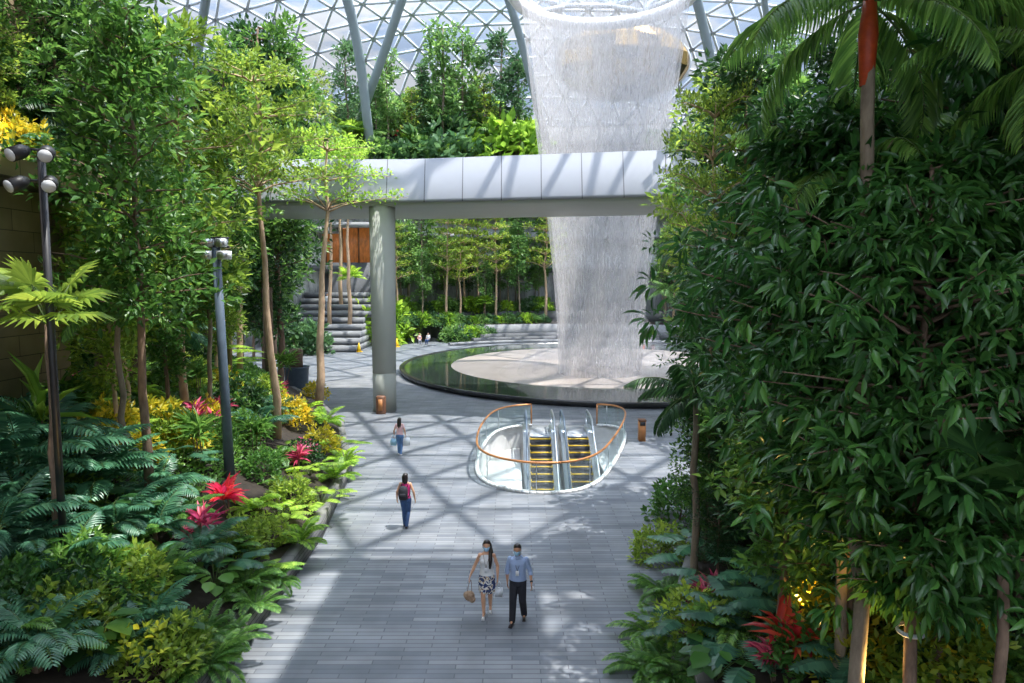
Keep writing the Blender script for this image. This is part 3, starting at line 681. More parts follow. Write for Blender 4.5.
def frond(g, base, az, L, elev, arch, nl=34, ll=.45, lw=.05, mat=0, rmat=1, droop=.45, rr=.018, twist=0., pinna=LEAF6, bare=.12, fold=.35):
    """pinnate frond, rachis arcs from elev down by arch radians"""
    n = 12; seg = L / (n - 1); P = [np.array(base, float)]; e = elev
    h = np.array([math.cos(az), math.sin(az), 0])
    for i in range(n - 1):
        P.append(P[-1] + seg * (h * math.cos(e) + np.array([0, 0, math.sin(e)]))); e -= arch / (n - 1) * (.5 + i / n)
    P = np.array(P); g.tube(P, np.linspace(rr, rr * .25, n), 4, rmat, cap=False)
    t = np.linspace(bare, 1, nl); idx = t * (n - 1); Q = np.stack([np.interp(idx, np.arange(n), P[:, i]) for i in range(3)], -1)
    T = nrm(np.gradient(P, axis=0)); TT = nrm(np.stack([np.interp(idx, np.arange(n), T[:, i]) for i in range(3)], -1))
    side0 = np.array([-math.sin(az), math.cos(az), 0])
    prof_ = np.sin(np.pi * (.12 + .83 * (t - bare) / (1 - bare))) ** .7
    for s in (-1, 1):
        N = np.cross(TT, side0 * 1.0) ; sd = side0 * s * math.cos(twist) 
        D = nrm(sd * 1.0 + TT * (.45 + .5 * t[:, None]) + np.array([0, 0, -droop]) * rng.uniform(.6, 1.3, (nl, 1)) + np.cross(side0, TT) * -fold * 0)
        Lf = ll * prof_ * rng.uniform(.9, 1.08, nl)
        X = nrm(TT - D * np.sum(TT * D, 1)[:, None]); X *= 1 if s > 0 else -1; Nn = np.cross(X, D)
        Nn *= np.where(Nn[:, 2:3] < 0, -1, 1)
        M = np.empty((nl, 3, 3)); M[:, :, 0] = X * lw * (.6 + .4 * prof_[:, None]); M[:, :, 1] = D * Lf[:, None]; M[:, :, 2] = Nn * Lf[:, None]
        g.tpl(pinna[0], pinna[1], M, Q, mat)
    return P[-1]
def fern(name, n, L, ll, lw, leaf, elev=(.5, 1.2), arch=1.5, nl=22, droop=.2, stem='stem_green', z=.05, pinna=LEAF2, stalk=0., sp=.0):
    g = G(); out = []
    for i in range(n):
        az = 2 * np.pi * (i * .382 + rng.uniform(-.05, .05)); b = np.array([math.cos(az) * sp, math.sin(az) * sp, z + stalk]);
        frond(g, b, az, L * rng.uniform(.75, 1.1), rng.uniform(*elev), arch * rng.uniform(.8, 1.2), nl, ll, lw, 0, 1, droop, max(.006, L * .008), 0, pinna)
    out.append(('fronds', g.mesh(name + '_fronds', [leaf, stem], False)))
    if stalk: 
        t, P = trunk_g(stalk + .1, .07, .05, .02); out.append(('trunk', t.mesh(name + '_trunk', 'bark_brown', True)))
    return out
def palm(name, h, n, L, ll, lw, leaf, tr=.09, elev=(-.1, 1.2), arch=1.5, nl=40, droop=.5, bark='bark_grey', shaft=None):
    g, P = trunk_g(h, tr, tr * .75, .12); top = P[-1]; out = [('trunk', g.mesh(name + '_trunk', bark, True))]
    gf = G()
    for i in range(n):
        az = 2 * np.pi * (i * .382); frond(gf, top + [0, 0, .1], az, L * rng.uniform(.85, 1.1), elev[0] + (elev[1] - elev[0]) * i / n, arch * rng.uniform(.8, 1.15), nl, ll, lw, 0, 1, droop, .022)
    out.append(('fronds', gf.mesh(name + '_fronds', [leaf, 'stem_green'], False)))
    if shaft:
        gs = G(); gs.tube(np.array([top + [0, 0, -.9], top + [0, 0, -.3], top + [0, 0, .35]]), [tr * .8, tr * 1.15, tr * .5], 10); out.append(('crownshaft', gs.mesh(name + '_shaft', shaft, True)))
    return out
def fanleaf(g, base, D, R_, n=20, mat=0, spread=2.4, fold=.05):
    D = nrm(np.array(D, float)); X = nrm(np.cross(D, [0, 0, 1.])); N = np.cross(X, D)
    for i in range(n):
        a = -spread + 2 * spread * (i + .5) / n; d = D * math.cos(a) + X * math.sin(a); r = R_ * (1 - .12 * abs(a) / spread) * rng.uniform(.93, 1.04); da = spread / n
        e0 = D * math.cos(a - da) + X * math.sin(a - da); e1 = D * math.cos(a + da) + X * math.sin(a + da)
        g.add([base, base + e0 * r * .62 , base + d * r * .62 + N * R_ * fold, base + e1 * r * .62, base + d * r - np.array([0, 0, .16 * r])], [[(0, 1, 2), (0, 2, 3), (1, 4, 2), (2, 4, 3)]], mat)
def fanpalm(name, h, n, R_, leaf, tr=.06, pet=.7):
    g, P = trunk_g(max(.2, h), tr, tr * .8, .05); top = P[-1]; gl = G(); gp = G()
    for i in range(n):
        az = 2.4 * i; e = 1.25 - 1.25 * i / n; d = np.array([math.cos(az) * math.cos(e), math.sin(az) * math.cos(e), math.sin(e)]); b = top + d * pet * rng.uniform(.8, 1.2)
        gp.tube(np.array([top, (top + b) / 2 + [0, 0, .04], b]), .012, 4); fanleaf(gl, b, d + [0, 0, -.35], R_ * rng.uniform(.8, 1.1))
    return [('trunk', g.mesh(name + '_trunk', 'bark_brown', True)), ('fan_leaves', gl.mesh(name + '_leaves', leaf, False)), ('stalks', gp.mesh(name + '_stalks', 'stem_green', True))]
def lobed(g, base, D, L, mat=0, nlobe=9, W=.45):
    """deeply cut philodendron blade"""
    D = nrm(np.array(D, float)); X = nrm(np.cross(D, [0, 0, 1.])); N = np.cross(X, D)
    def pt(u, v): return base + D * L * v + X * L * u - np.array([0, 0, 1.]) * L * (.22 * v * v + .25 * abs(u)) 
    for i in range(nlobe):
        v = .04 + .92 * i / nlobe; w = W * (1 - .75 * v ** 1.5) * (.75 + .25 * min(1, v * 5)); hw = .42 / nlobe
        for s in (-1, 1):
            tip = (s * w, v + .10 - .18 * (1 - v)); mid = (s * w * .55, v + .05)
            g.add([pt(0, v - hw), pt(mid[0], mid[1] - hw * 1.15), pt(*tip), pt(mid[0], mid[1] + hw * 1.15), pt(0, v + hw * 1.15)], [[(0, 1, 3, 4)], [(1, 2, 3)]] if s > 0 else [[(4, 3, 1, 0)], [(3, 2, 1)]], mat)
    g.add([pt(0, .9), pt(.05, .95), pt(0, 1.08), pt(-.05, .95)], [[(0, 1, 2, 3)]], mat)
def philo(name, n, L, pet, leaf):
    gl = G(); gp = G()
    for i in range(n):
        az = 2.4 * i; e = .35 + .9 * rng.uniform(0, 1); d = np.array([math.cos(az) * math.cos(e), math.sin(az) * math.cos(e), math.sin(e)]); b = d * pet * rng.uniform(.7, 1.2)
        gp.tube(np.array([(0, 0, 0), b * .5 + [0, 0, .06], b]), .009, 4); lobed(gl, b, d * [1, 1, .1] + [0, 0, .05], L * rng.uniform(.7, 1.15))
    return [('leaves', gl.mesh(name + '_leaves', leaf, False)), ('stalks', gp.mesh(name + '_stalks', 'stem_green', True))]
def rosette(name, n, L, W, leaf, stem=.3, heads=1, mat2=None):
    gl = G(); gs = G(); 
    for hh in range(heads):
        bx, by = (0, 0) if heads == 1 else rng.normal(0, .22, 2); z = stem * rng.uniform(.6, 1.2); gs.tube(wavy((bx * .4, by * .4, 0), (bx, by, z), 4, .01), .018, 5)
        a = rng.uniform(0, 2 * np.pi, n); e = rng.uniform(-.1, 1.35, n); D = np.stack([np.cos(a) * np.cos(e), np.sin(a) * np.cos(e), np.sin(e)], -1)
        leaves(gl, np.tile([bx, by, z], (n, 1)) + rng.normal(0, .02, (n, 3)), D, L, W, LEAF6, 0, .25)
    return [('leaves', gl.mesh(name + '_leaves', leaf, False)), ('stems', gs.mesh(name + '_stems', 'bark_brown', True))]
def mound(name, r, hgt, n, L, W, leaf, tpl=LEAF2, k=6, flower=None):
    gl = G(); gs = G(); a = rng.uniform(0, 2 * np.pi, n); e = np.arcsin(rng.uniform(.0, 1, n)); q = rng.uniform(.65, 1.05, n)
    C = np.stack([np.cos(a) * np.cos(e) * r * q, np.sin(a) * np.cos(e) * r * q, np.sin(e) * hgt * q + .04], -1); O = nrm(C)
    cluster_leaves(gl, C, O, k, .07 * r + .03, L, W, .25, 0, tpl)
    for i in range(9):
        c = C[i]; gs.tube(np.array([(0, 0, 0), c * .5, c * .95]), [.015, .01, .005], 4)
    out = [('foliage', gl.mesh(name + '_foliage', leaf, False)), ('stems', gs.mesh(name + '_stems', 'bark_brown', True))]
    if flower:
        gf = G(); m = C[e > .5][:26]; cluster_leaves(gf, m * 1.06, nrm(m), 7, .03, .09, .04, .2, 0, LEAF2); out.append(('flowers', gf.mesh(name + '_flowers', flower, False)))
    return out
def bigleaf(name, n, L, W, pet, leaf):
    gl = G(); gp = G()
    for i in range(n):
        az = 2.4 * i; e = .6 + .8 * rng.uniform(0, 1); d = np.array([math.cos(az) * math.cos(e), math.sin(az) * math.cos(e), math.sin(e)]); b = d * pet * rng.uniform(.6, 1.2)
        gp.tube(np.array([(0, 0, 0), b * .5 + [0, 0, .05], b]), .01, 4); leaves(gl, b[None], (d * [1, 1, .1] + [0, 0, -.1])[None], L, W, LEAFR, 0, .15)
    return [('leaves', gl.mesh(name + '_leaves', leaf, True)), ('stalks', gp.mesh(name + '_stalks', 'stem_green', True))]

LIB = {}
def lib(k, f): LIB[k] = f
# each entry: list of variants of [(part name, mesh)...], nominal height
lib('slim', ([broadleaf('slim%d' % i, 12, 1.9, 4.6, 62, 7, 12, .25, .11, 'leaf_mid', 'bark_brown', .12, spread=.28) for i in range(2)], 12))
lib('slim_dark', ([broadleaf('slimd%d' % i, 12, 1.8, 1.6, 84, 8, 13, .21, .10, 'leaf_dark', 'bark_brown', .12, spread=.26) for i in range(2)], 12))
lib('tier', ([tiered('tier%d' % i, 10, 2.2, 7.3, 3, 'leaf_lime', 'bark_tan', .15, 9, .13) for i in range(3)], 10))
lib('tier_olive', ([tiered('tiero%d' % i, 10, 2.3, 6.8, 4, 'leaf_olive', 'bark_tan', .15, 10, .12) for i in range(2)], 10))
lib('medium', ([broadleaf('med%d' % i, 9, 1.9, 2.0, 46, 7, 12, .26, .13, 'leaf_mid', 'bark_brown', .10, shape='round', spread=.28) for i in range(2)], 9))
lib('olive', ([broadleaf('oliv%d' % i, 9, 1.9, 2.2, 46, 7, 12, .24, .12, 'leaf_olive', 'bark_tan', .10, shape='round', spread=.28) for i in range(2)], 9))
lib('droop', ([broadleaf('droop', 8.5, 2.35, 2.5, 130, 9, 11, .27, .085, 'leaf_gloss', 'bark_brown', .10, LEAF6, .75, 'round', .18, .3, .5)], 8.5))
lib('far', ([broadleaf('far%d' % i, 12, 2.2, 4.6, 30, 5, 9, .44, .24, 'leaf_far', 'bark_grey', .14, spread=.4, shape='column', tr1=.05) for i in range(3)], 12))
lib('far_dark', ([broadleaf('fard%d' % i, 12, 2.1, 3.6, 34, 5, 9, .42, .22, 'leaf_fardark', 'bark_grey', .14, spread=.4, shape='cone' if i else 'round', tr1=.05) for i in range(2)], 12))
lib('far_tier', ([tiered('fart%d' % i, 12, 2.7, 5.6, 6, 'leaf_olive', 'bark_tan', .30, 6, .16, .55) for i in range(2)], 12))
lib('far_palm', ([fanpalm('farfan', 3.0, 13, 1.05, 'leaf_lime', .14, .9), palm('farpalm', 3.2, 13, 2.3, .7, .11, 'leaf_far', .15, nl=16)], 4.2))
lib('far_bush', ([mound('farbush%d' % i, 1.5, 1.6, 150, .36, .2, l, k=6) for i, l in enumerate(('leaf_far', 'leaf_fardark', 'leaf_lime'))], 1.7))
lib('far_red', ([mound('farred', 1.2, 1.2, 60, .34, .14, 'leaf_red', k=5)], 1.3))
lib('palm', ([palm('palm0', 4.2, 11, 2.0, .62, .055, 'leaf_mid', .08), palm('palm1', 4.2, 10, 2.1, .6, .06, 'leaf_blue', .08)], 5.3))
lib('fern_blue', ([fern('fernb%d' % i, 12, 1.3, .34, .07, 'leaf_blue', (.35, 1.15), 1.4, 19, .12, pinna=LEAF6, stalk=.35) for i in range(2)], 1.2))
lib('fern', ([fern('fern%d' % i, 15, .8, .17, .05, 'leaf_mid', (.4, 1.2), 1.7, 20, .1) for i in range(2)], .7))
lib('fern_lime', ([fern('fernl', 16, .85, .2, .055, 'leaf_lime', (.4, 1.2), 1.6, 18, .1)], .7))
lib('philo', ([philo('philo%d' % i, 11, .75, .75, 'leaf_blue') for i in range(2)], 1.1))
lib('philo_lime', ([philo('philol', 12, .6, .6, 'leaf_lime')], .9))
lib('cordyline', ([rosette('cord%d' % i, 15, .55, .10, 'leaf_pink', .6, 4) for i in range(2)], 1.1))
lib('cordyline_red', ([rosette('cordr', 22, .62, .13, 'leaf_red', .5, 2)], 1.1))
lib('dracaena', ([rosette('drac', 30, .75, .07, 'leaf_mid', 1.2, 3)], 1.8))
lib('croton', ([mound('crot%d' % i, .62, .85, 120, .15, .07, 'leaf_yellow', k=6) for i in range(2)], .9))
lib('bush', ([mound('bush%d' % i, .7, .85, 150, .15, .08, l, k=6) for i, l in enumerate(('leaf_mid', 'leaf_dark', 'leaf_olive'))], .9))
lib('flower', ([mound('flow', .6, .75, 110, .15, .07, 'leaf_dark', k=6, flower='flower_pink')], .85))
lib('bigleaf', ([bigleaf('bigl%d' % i, 15, .48, .32, .7, l) for i, l in enumerate(('leaf_dark', 'leaf_mid'))], .9))
lib('treefern', ([fern('tfern', 14, 1.9, .5, .10, 'leaf_mid', (.1, 1.0), 1.3, 26, .25, pinna=LEAF6, stalk=1.6)], 2.4))
lib('banana', ([bigleaf('banana', 9, 1.5, .38, .8, 'leaf_lime')], 1.8))

CNAME = {'slim': 'slender_tree', 'slim_dark': 'evergreen_tree', 'tier': 'umbrella_tree', 'tier_olive': 'umbrella_tree', 'medium': 'leafy_tree', 'olive': 'leafy_tree', 'droop': 'drooping_tree', 'far': 'terrace_tree', 'far_dark': 'terrace_tree', 'far_tier': 'layered_tree',
         'far_palm': 'small_palm', 'far_bush': 'terrace_shrub', 'far_red': 'red_shrub', 'palm': 'palm_tree', 'fern_blue': 'cycad_fern', 'fern': 'fern', 'fern_lime': 'fern', 'philo': 'philodendron', 'philo_lime': 'philodendron', 'cordyline': 'pink_cordyline', 'cordyline_red': 'red_cordyline',
         'dracaena': 'dracaena', 'croton': 'yellow_croton', 'bush': 'leafy_shrub', 'flower': 'flowering_shrub', 'bigleaf': 'broad_leaved_plant', 'treefern': 'tree_fern', 'banana': 'strap_leaved_plant', 'fanpalm': 'fan_palm'}
CAT = {k: ('tree' if 'tree' in v and v != 'tree_fern' else 'palm' if 'palm' in v else 'fern' if 'fern' in v else 'shrub' if 'shrub' in v or 'croton' in v else 'plant') for k, v in CNAME.items()}
PLANTS = []
def plant(kind, pos, h, label=None, rz=None, var=None, sx=1., group=None, tilt=None):
    vs, nominal = LIB[kind]; v = vs[(len(PLANTS) if var is None else var) % len(vs)]; s = h / nominal
    t = thing(CNAME[kind], label or '', CAT[kind], tuple(pos), random.uniform(0, 6.28) if rz is None else rz, group, (s * sx, s * sx, s))
    if tilt: t.rotation_euler = (tilt[0], tilt[1], t.rotation_euler[2])
    for nm, me in v:
        o = link(nm, me, t)
        if nm == 'flowers': o['kind'] = 'stuff'
    top = np.array(pos) + [0, 0, h * .6 if CAT[kind] in ('tree', 'palm') else h * .5]
    t_px = proj(top); PLANTS.append((t, kind, t_px, pos)); return t
def by_px(kind, px, py, top, label=None, **kw):
    p = hit(px, py); z1 = at(px, top, p[1])[2]; return plant(kind, (p[0], p[1], ground(p[0], p[1]) - .03), z1 - p[2], label, **kw)
def by_d(kind, px, D, top, label=None, z=None, **kw):
    p = at(px, 300, D); gz = ground(p[0], D) if z is None else z; return plant(kind, (p[0], D, gz), at(px, top, D)[2] - gz, label, **kw)

# ================================================================ PLANTING
LIB['banana'] = ([rosette('banana', 9, 1.5, .20, 'leaf_lime', 1.1, 1)], 2.5)
LIB['palm_tall'] = ([palm('palmt', 9.6, 11, 2.1, .62, .055, 'leaf_mid', .10, shaft='sheath_red', elev=(-.5, 1.1), arch=1.4, droop=.55)], 9.6)
LIB['fan_near'] = ([fanpalm('fan', 2.2, 9, 1.05, 'leaf_dark', .07, .8)], 2.8)
LIB['fan_lit'] = ([fanpalm('fanl', 1.2, 8, .95, 'leaf_olive', .07, .8)], 2.2)
for k_, nm_, c_ in (('palm_tall', 'tall_palm', 'palm'), ('fan_near', 'fan_palm', 'palm'), ('fan_lit', 'fan_palm', 'palm')): CNAME[k_] = nm_; CAT[k_] = c_
def lb_h(px, D, y): return at(px, y, D)[2]

def cpalm(px, D, y, L=1.9, n=11, leaf='leaf_mid', label=None, tr=.09, droop=.5, elev=(-.2, 1.15), arch=1.4, nl=36, dx=0):
    p = at(px, y, D); gz = ground(p[0], D); h = p[2] - gz
    LIB['_c'] = ([palm('palm', h, n, L, L * .3, .055, leaf, tr, elev, arch, nl, droop)], h); CNAME['_c'] = 'palm_tree'; CAT['_c'] = 'palm'; DESC['_c'] = ['feathery palm']
    return plant('_c', (p[0], D, gz - .05), h, label)
def cfan(px, D, y, R_=.9, n=9, leaf='leaf_olive', label=None):
    p = at(px, y, D); gz = ground(p[0], D); h = p[2] - gz
    LIB['_f'] = ([fanpalm('fanp', h, n, R_, leaf, .07, .75)], h); CNAME['_f'] = 'fan_palm'; CAT['_f'] = 'palm'; DESC['_f'] = ['fan palm']
    return plant('_f', (p[0], D, gz - .05), h, label)
DESC = {}
# --- left side, the trees one can single out
by_px('slim', 150, 505, -14, 'tall tree with straight slim brown trunk rising from the left fern bed', var=0, rz=1)
by_px('tier_olive', 277, 436, 62, 'umbrella tree with yellow-olive crown, its tan trunk between lamp pole and pot', var=0)
by_d('tier', 316, 37.2, 128, 'umbrella tree with layered light green branches reaching over the bridge end', var=1, sx=1.25, tilt=(0, .06))
by_d('tier_olive', 237, 36.3, 95, 'umbrella tree with pale tan trunk standing just behind the lamp pole', var=1)
by_d('olive', 183, 24, 20, 'sunlit yellow-green leafy tree between the slim brown trunk and the roof glazing')
for kind, px, D, top in [('medium', 95, 21.5, -30), ('medium', 130, 25, 10), ('slim_dark', 205, 33, 60), ('medium', 75, 26, -20), ('slim', 226, 34, 45),
                         ('slim_dark', 266, 51.5, 12), ('slim', 278, 52, 28), ('medium', 175, 31, 120), ('olive', 120, 21.5, 130), ('medium', 190, 35, 190), ('medium', 262, 56, 150), 
                         ('medium', 240, 52, 165), ('olive', 215, 30, 215), ('medium', 275, 66, 215), ('medium', 252, 66, 225), ('olive', 112, 19.5, 190), ('medium', 165, 23, 200), ('slim_dark', 150, 35, 40)]:
    by_d(kind, px, D, top)
LIB['_c'] = ([palm('palm', 1.6, 12, 1.6, .5, .055, 'leaf_dark', .1, (-.3, 1.1), 1.3)], 1.6); CNAME['_c'] = 'palm_tree'; CAT['_c'] = 'palm'; plant('_c', (-12.0, 18.9, 10.25), 1.6, 'dark feathery palm on the ledge high above the floodlight cluster')
cpalm(118, 18, 305, 1.6, leaf='leaf_mid', droop=.7, label='palm with drooping bluish fronds just left of the slim brown trunk'); cpalm(205, 24, 285, 1.6); 
for kind, X_, D, h in [('olive', -12.4, 16.8, 4.2), ('medium', -12.4, 18.2, 5.2), ('slim_dark', -12.4, 19.6, 6.5), ('medium', -12.4, 17.5, 3.2), ('fern_lime', -11.9, 16.6, 1.0), ('fern_blue', -11.9, 17.6, 1.2), ('fern', -11.9, 18.5, 1.1), ('fern_blue', -11.9, 19.6, 1.2), ('croton', -12.0, 17.1, 1.3), ('slim_dark', -12.4, 15.6, 7)]:
    plant(kind, (X_, D, 10.25), h)
cpalm(175, 27, 330, 1.5, leaf='leaf_blue')
cfan(45, 13.2, 322, .85, 8, label='sunlit yellow-green fan palm in front of the tan stone wall')
p = hit(196, 470); 
for px_, py_, h_ in ((22, 500, 2.1), (62, 505, 1.9), (100, 510, 1.7), (0, 560, 1.7), (45, 470, 2.0)):
    p = hit(px_, py_); plant('fern_blue', (p[0], p[1], ground(p[0], p[1]) - .03), h_)
plant('banana', (p[0], p[1], ground(p[0], p[1])), 2.6, 'upright lime strap-leaved plant beside the foot of the grey lamp pole')
# --- right side
by_px('slim_dark', 735, 520, 50, 'tall evergreen with dark trunk and leafy column beside the bridge end', var=0)
by_d('tier_olive', 714, 18.3, 88, 'yellow-green leafy tree reaching across the right end of the bridge', sx=.6)
by_d('droop', 928, 8.5, 142, 'large dark tree with drooping narrow leaves and a hose tied round its trunk', rz=.4)
by_d('droop', 1040, 10.5, -90, 'tall dark drooping-leaved tree in the shaded top corner by the stone wall', rz=2.)
by_d('palm_tall', 872, 8.8, 6, 'tall palm with orange-red crownshaft hanging over the right bed', rz=.3)
by_d('palm_tall', 1075, 8.0, 55, 'tall palm with arching fronds entering from the shaded right wall', rz=1.2)
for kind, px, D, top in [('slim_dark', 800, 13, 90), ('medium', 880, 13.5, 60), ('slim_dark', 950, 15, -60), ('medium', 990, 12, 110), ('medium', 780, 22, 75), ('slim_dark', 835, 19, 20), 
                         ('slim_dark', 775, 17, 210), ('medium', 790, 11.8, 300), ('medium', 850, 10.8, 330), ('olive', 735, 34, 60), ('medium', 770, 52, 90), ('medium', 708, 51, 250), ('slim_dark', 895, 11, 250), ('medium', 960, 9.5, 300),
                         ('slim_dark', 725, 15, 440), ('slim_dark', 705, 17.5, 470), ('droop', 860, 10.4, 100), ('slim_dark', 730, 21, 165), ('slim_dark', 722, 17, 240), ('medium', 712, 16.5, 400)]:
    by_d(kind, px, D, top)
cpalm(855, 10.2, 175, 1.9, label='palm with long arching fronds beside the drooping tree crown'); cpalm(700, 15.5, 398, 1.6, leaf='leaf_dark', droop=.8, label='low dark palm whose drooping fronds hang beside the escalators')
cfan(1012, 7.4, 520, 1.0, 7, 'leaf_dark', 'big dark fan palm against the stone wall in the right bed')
# --- low planting placed by eye
for kind, px, py, h in [('fern_blue', 70, 585, 1.25), ('fern_blue', 118, 545, 1.3), ('fern_blue', 200, 565, 1.1), ('fern_blue', 150, 640, .95), ('fern_blue', 38, 665, 1.2), ('fern_blue', 30, 430, 1.3), ('fern_blue', 160, 505, 1.2), ('fern_blue', 95, 475, 1.2), ('fern_blue', 20, 520, 1.2),
                        ('cordyline', 205, 545, 1.1), ('cordyline', 298, 470, .9), ('cordyline', 20, 445, 1.), ('cordyline_red', 232, 515, 1.1), ('cordyline', 60, 405, 1.), ('flower', 305, 462, .9),
                        ('croton', 112, 440, 1.2), ('croton', 160, 440, 1.3), ('croton', 95, 455, 1.0), ('croton', 185, 450, 1.2), ('croton', 55, 470, 1.), ('croton', 140, 465, .9), ('croton', 208, 430, 1.1),
                        ('bigleaf', 95, 660, .9), ('bigleaf', 60, 640, .8), ('bigleaf', 215, 590, .8), ('philo', 232, 570, .9), ('fern', 230, 655, .7), ('fern', 205, 640, .8), ('fern', 255, 620, .7), ('fern', 275, 590, .7), ('fern', 245, 590, .8), ('fern', 210, 672, .7),
                        ('fern_lime', 300, 545, .8), ('philo_lime', 322, 505, .9), ('fern_lime', 335, 480, .9), ('philo_lime', 338, 450, 1.), ('fern_lime', 325, 425, 1.), ('fern_lime', 300, 420, 1.1), ('philo_lime', 280, 520, .8), ('fern_lime', 345, 465, .8), ('bush', 290, 505, .9), ('philo_lime', 310, 475, .9),
                        ('fern_lime', 252, 512, .8), ('bush', 268, 540, .7), ('philo_lime', 262, 575, .7), ('fern', 285, 490, .8), ('bush', 243, 548, .8), ('fern', 228, 555, .8), ('philo_lime', 295, 455, .8), ('fern', 280, 460, .9), ('croton', 852, 668, 1.3), ('croton', 880, 655, 1.4), ('bush', 905, 670, 1.2), ('croton', 835, 640, 1.3), ('philo', 865, 680, 1.0), ('croton', 830, 530, 1.1), ('croton', 805, 500, 1.), ('croton', 930, 660, 1.0), ('croton', 960, 672, .9), ('cordyline_red', 802, 672, 1.2), ('cordyline', 775, 680, .8), ('cordyline', 700, 625, .9), ('cordyline', 712, 610, .8), ('philo', 735, 590, 1.2), ('philo', 690, 640, 1.1), ('philo', 740, 640, 1.2), ('philo', 770, 600, 1.2),
                        ('philo', 700, 560, 1.3), ('fern', 665, 600, 1.), ('fern', 655, 640, .9), ('bigleaf', 715, 680, .8), ('fern', 670, 680, .9), ('philo', 800, 620, 1.1), ('bush', 660, 560, 1.), ('bush', 680, 520, 1.3), ('fern', 645, 672, .8), ('philo', 850, 650, .9), ('bush', 875, 640, 1.), ('bigleaf', 900, 680, .7), ('philo_lime', 880, 610, .9)]:
    p = hit(px, py); plant(kind, (p[0], p[1], ground(p[0], p[1]) - .03), h)
# --- the rest of the low planting, spread over both beds
taken = [np.array(p[2]) for p in PLANTS if p[1] not in ('slim',)]
def fill(n, x0, x1, y0, y1, kinds, dmin, hs, side):
    c = 0; tries = 0
    while c < n and tries < n * 60:
        tries += 1; px = random.uniform(x0, x1); py = random.uniform(y0, y1); p = hit(px, py)
        if p[1] > 60 or ground(p[0], p[1]) < .4: continue
        if (p[0] < 0) != (side < 0): continue
        if min(np.hypot(*(np.array([px, py]) - q)) for q in taken) < dmin: continue
        k = random.choice(kinds); h = random.uniform(*hs) * (1.5 if k in ('treefern', 'dracaena', 'palm', 'banana') else 1)
        plant(k, (p[0], p[1], ground(p[0], p[1]) - .03), h); taken.append(np.array([px, py])); c += 1
fill(34, 0, 300, 470, 683, ['fern_blue', 'fern', 'bigleaf', 'bush', 'fern_blue', 'philo', 'fern', 'flower'], 22, (.8, 1.1), -1)
fill(40, 0, 335, 380, 480, ['fern', 'bush', 'fern_lime', 'philo_lime', 'croton', 'fern_blue', 'bush', 'dracaena', 'cordyline'], 16, (1.0, 1.4), -1)
fill(26, 0, 330, 300, 385, ['bush', 'treefern', 'bush', 'bigleaf', 'dracaena', 'philo_lime'], 15, (1.4, 2.2), -1)
fill(34, 640, 1024, 500, 683, ['philo', 'fern', 'bush', 'bigleaf', 'fern', 'philo', 'flower'], 22, (.8, 1.1), 1)
fill(16, 650, 900, 400, 500, ['bush', 'philo', 'treefern', 'bigleaf', 'fern'], 22, (1.2, 1.7), 1)
def undergrowth(name, side, n, leaf, label):
    g = G(); y = 6 + 50 * rng.uniform(0, 1, n) ** 1.5; d = rng.uniform(.25, 1, n) ** 1.0 * 11
    x = np.array([(le(b) - a) if side < 0 else (re_(b) + a) for a, b in zip(d, y)]); x = np.clip(x, -12.9 if False else -60, 60)
    z = np.array([ground(a, b) for a, b in zip(x, y)]) + rng.uniform(0, .28, n)
    D = nrm(np.stack([rng.normal(0, 1, n), rng.normal(0, 1, n), rng.uniform(.1, 1.2, n)], -1)); sc = .10 + .004 * y
    M = orient(D, sc * rng.uniform(.8, 1.4, n), sc * .5); g.tpl(LEAF2[0], LEAF2[1], M, np.stack([x, y, z], -1))
    o = obj(name, g, leaf); o['kind'] = 'stuff'; o['label'] = label; o['category'] = 'undergrowth'
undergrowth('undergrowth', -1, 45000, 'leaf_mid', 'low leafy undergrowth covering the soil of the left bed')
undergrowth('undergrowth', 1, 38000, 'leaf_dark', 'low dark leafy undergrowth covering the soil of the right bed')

# --- background rows
def arc_xy(px, r):
    D = 61 + r
    for _ in range(12):
        X = at(px, 200, D)[0]; D = 61 + math.sqrt(max(1, r * r - (X - CX) ** 2))
    return X, D
def row(r, z, items):
    for kind, px, top in items:
        X, D = arc_xy(px, r); zt = at(px, top, D)[2]; plant(kind, (X, D, z), max(.8, zt - z))
row(31.6, 2.0, [(k, 402 + i * 20 + random.uniform(-6, 6), t_) for i, (k, t_) in enumerate([('far_tier', 222), ('far', 250), ('far_tier', 205), ('far_tier', 228), ('far', 262), ('far_tier', 212), ('far', 235), ('far_tier', 200)])])
row(35.3, 3.4, [(random.choice(['far', 'far_dark', 'far_tier', 'far']), 398 + i * 14 + random.uniform(-6, 6), random.uniform(195, 255)) for i in range(12)])
row(38.0, 3.4, [(random.choice(['far_dark', 'far']), 405 + i * 22 + random.uniform(-4, 4), random.uniform(225, 262)) for i in range(7)])
row(31.0, 1.9, [('far_bush', 400 + i * 9, 315 + random.uniform(-3, 2)) for i in range(17)])
row(34.6, 3.3, [('far_bush', 398 + i * 12, 300 + random.uniform(-4, 3)) for i in range(13)])
row(28.9, .0, [('far_bush', 452 + i * 8, 326) for i in range(5)])
row(31.6, 2.0, [('far_tier', 676, 222), ('far', 692, 230), ('far_palm', 668, 282), ('far', 708, 215), ('far_palm', 690, 298), ('far_palm', 484, 296)])
row(36.5, 2.0, [('far', 664, 225), ('far_tier', 686, 205), ('far_dark', 702, 220), ('far_dark', 672, 255)])
row(43.5, 21.9, [(random.choice(['far_palm', 'far_palm', 'far_bush', 'far_palm']), 336 + i * 15 + random.uniform(-4, 4), random.uniform(120, 142)) for i in range(14)])
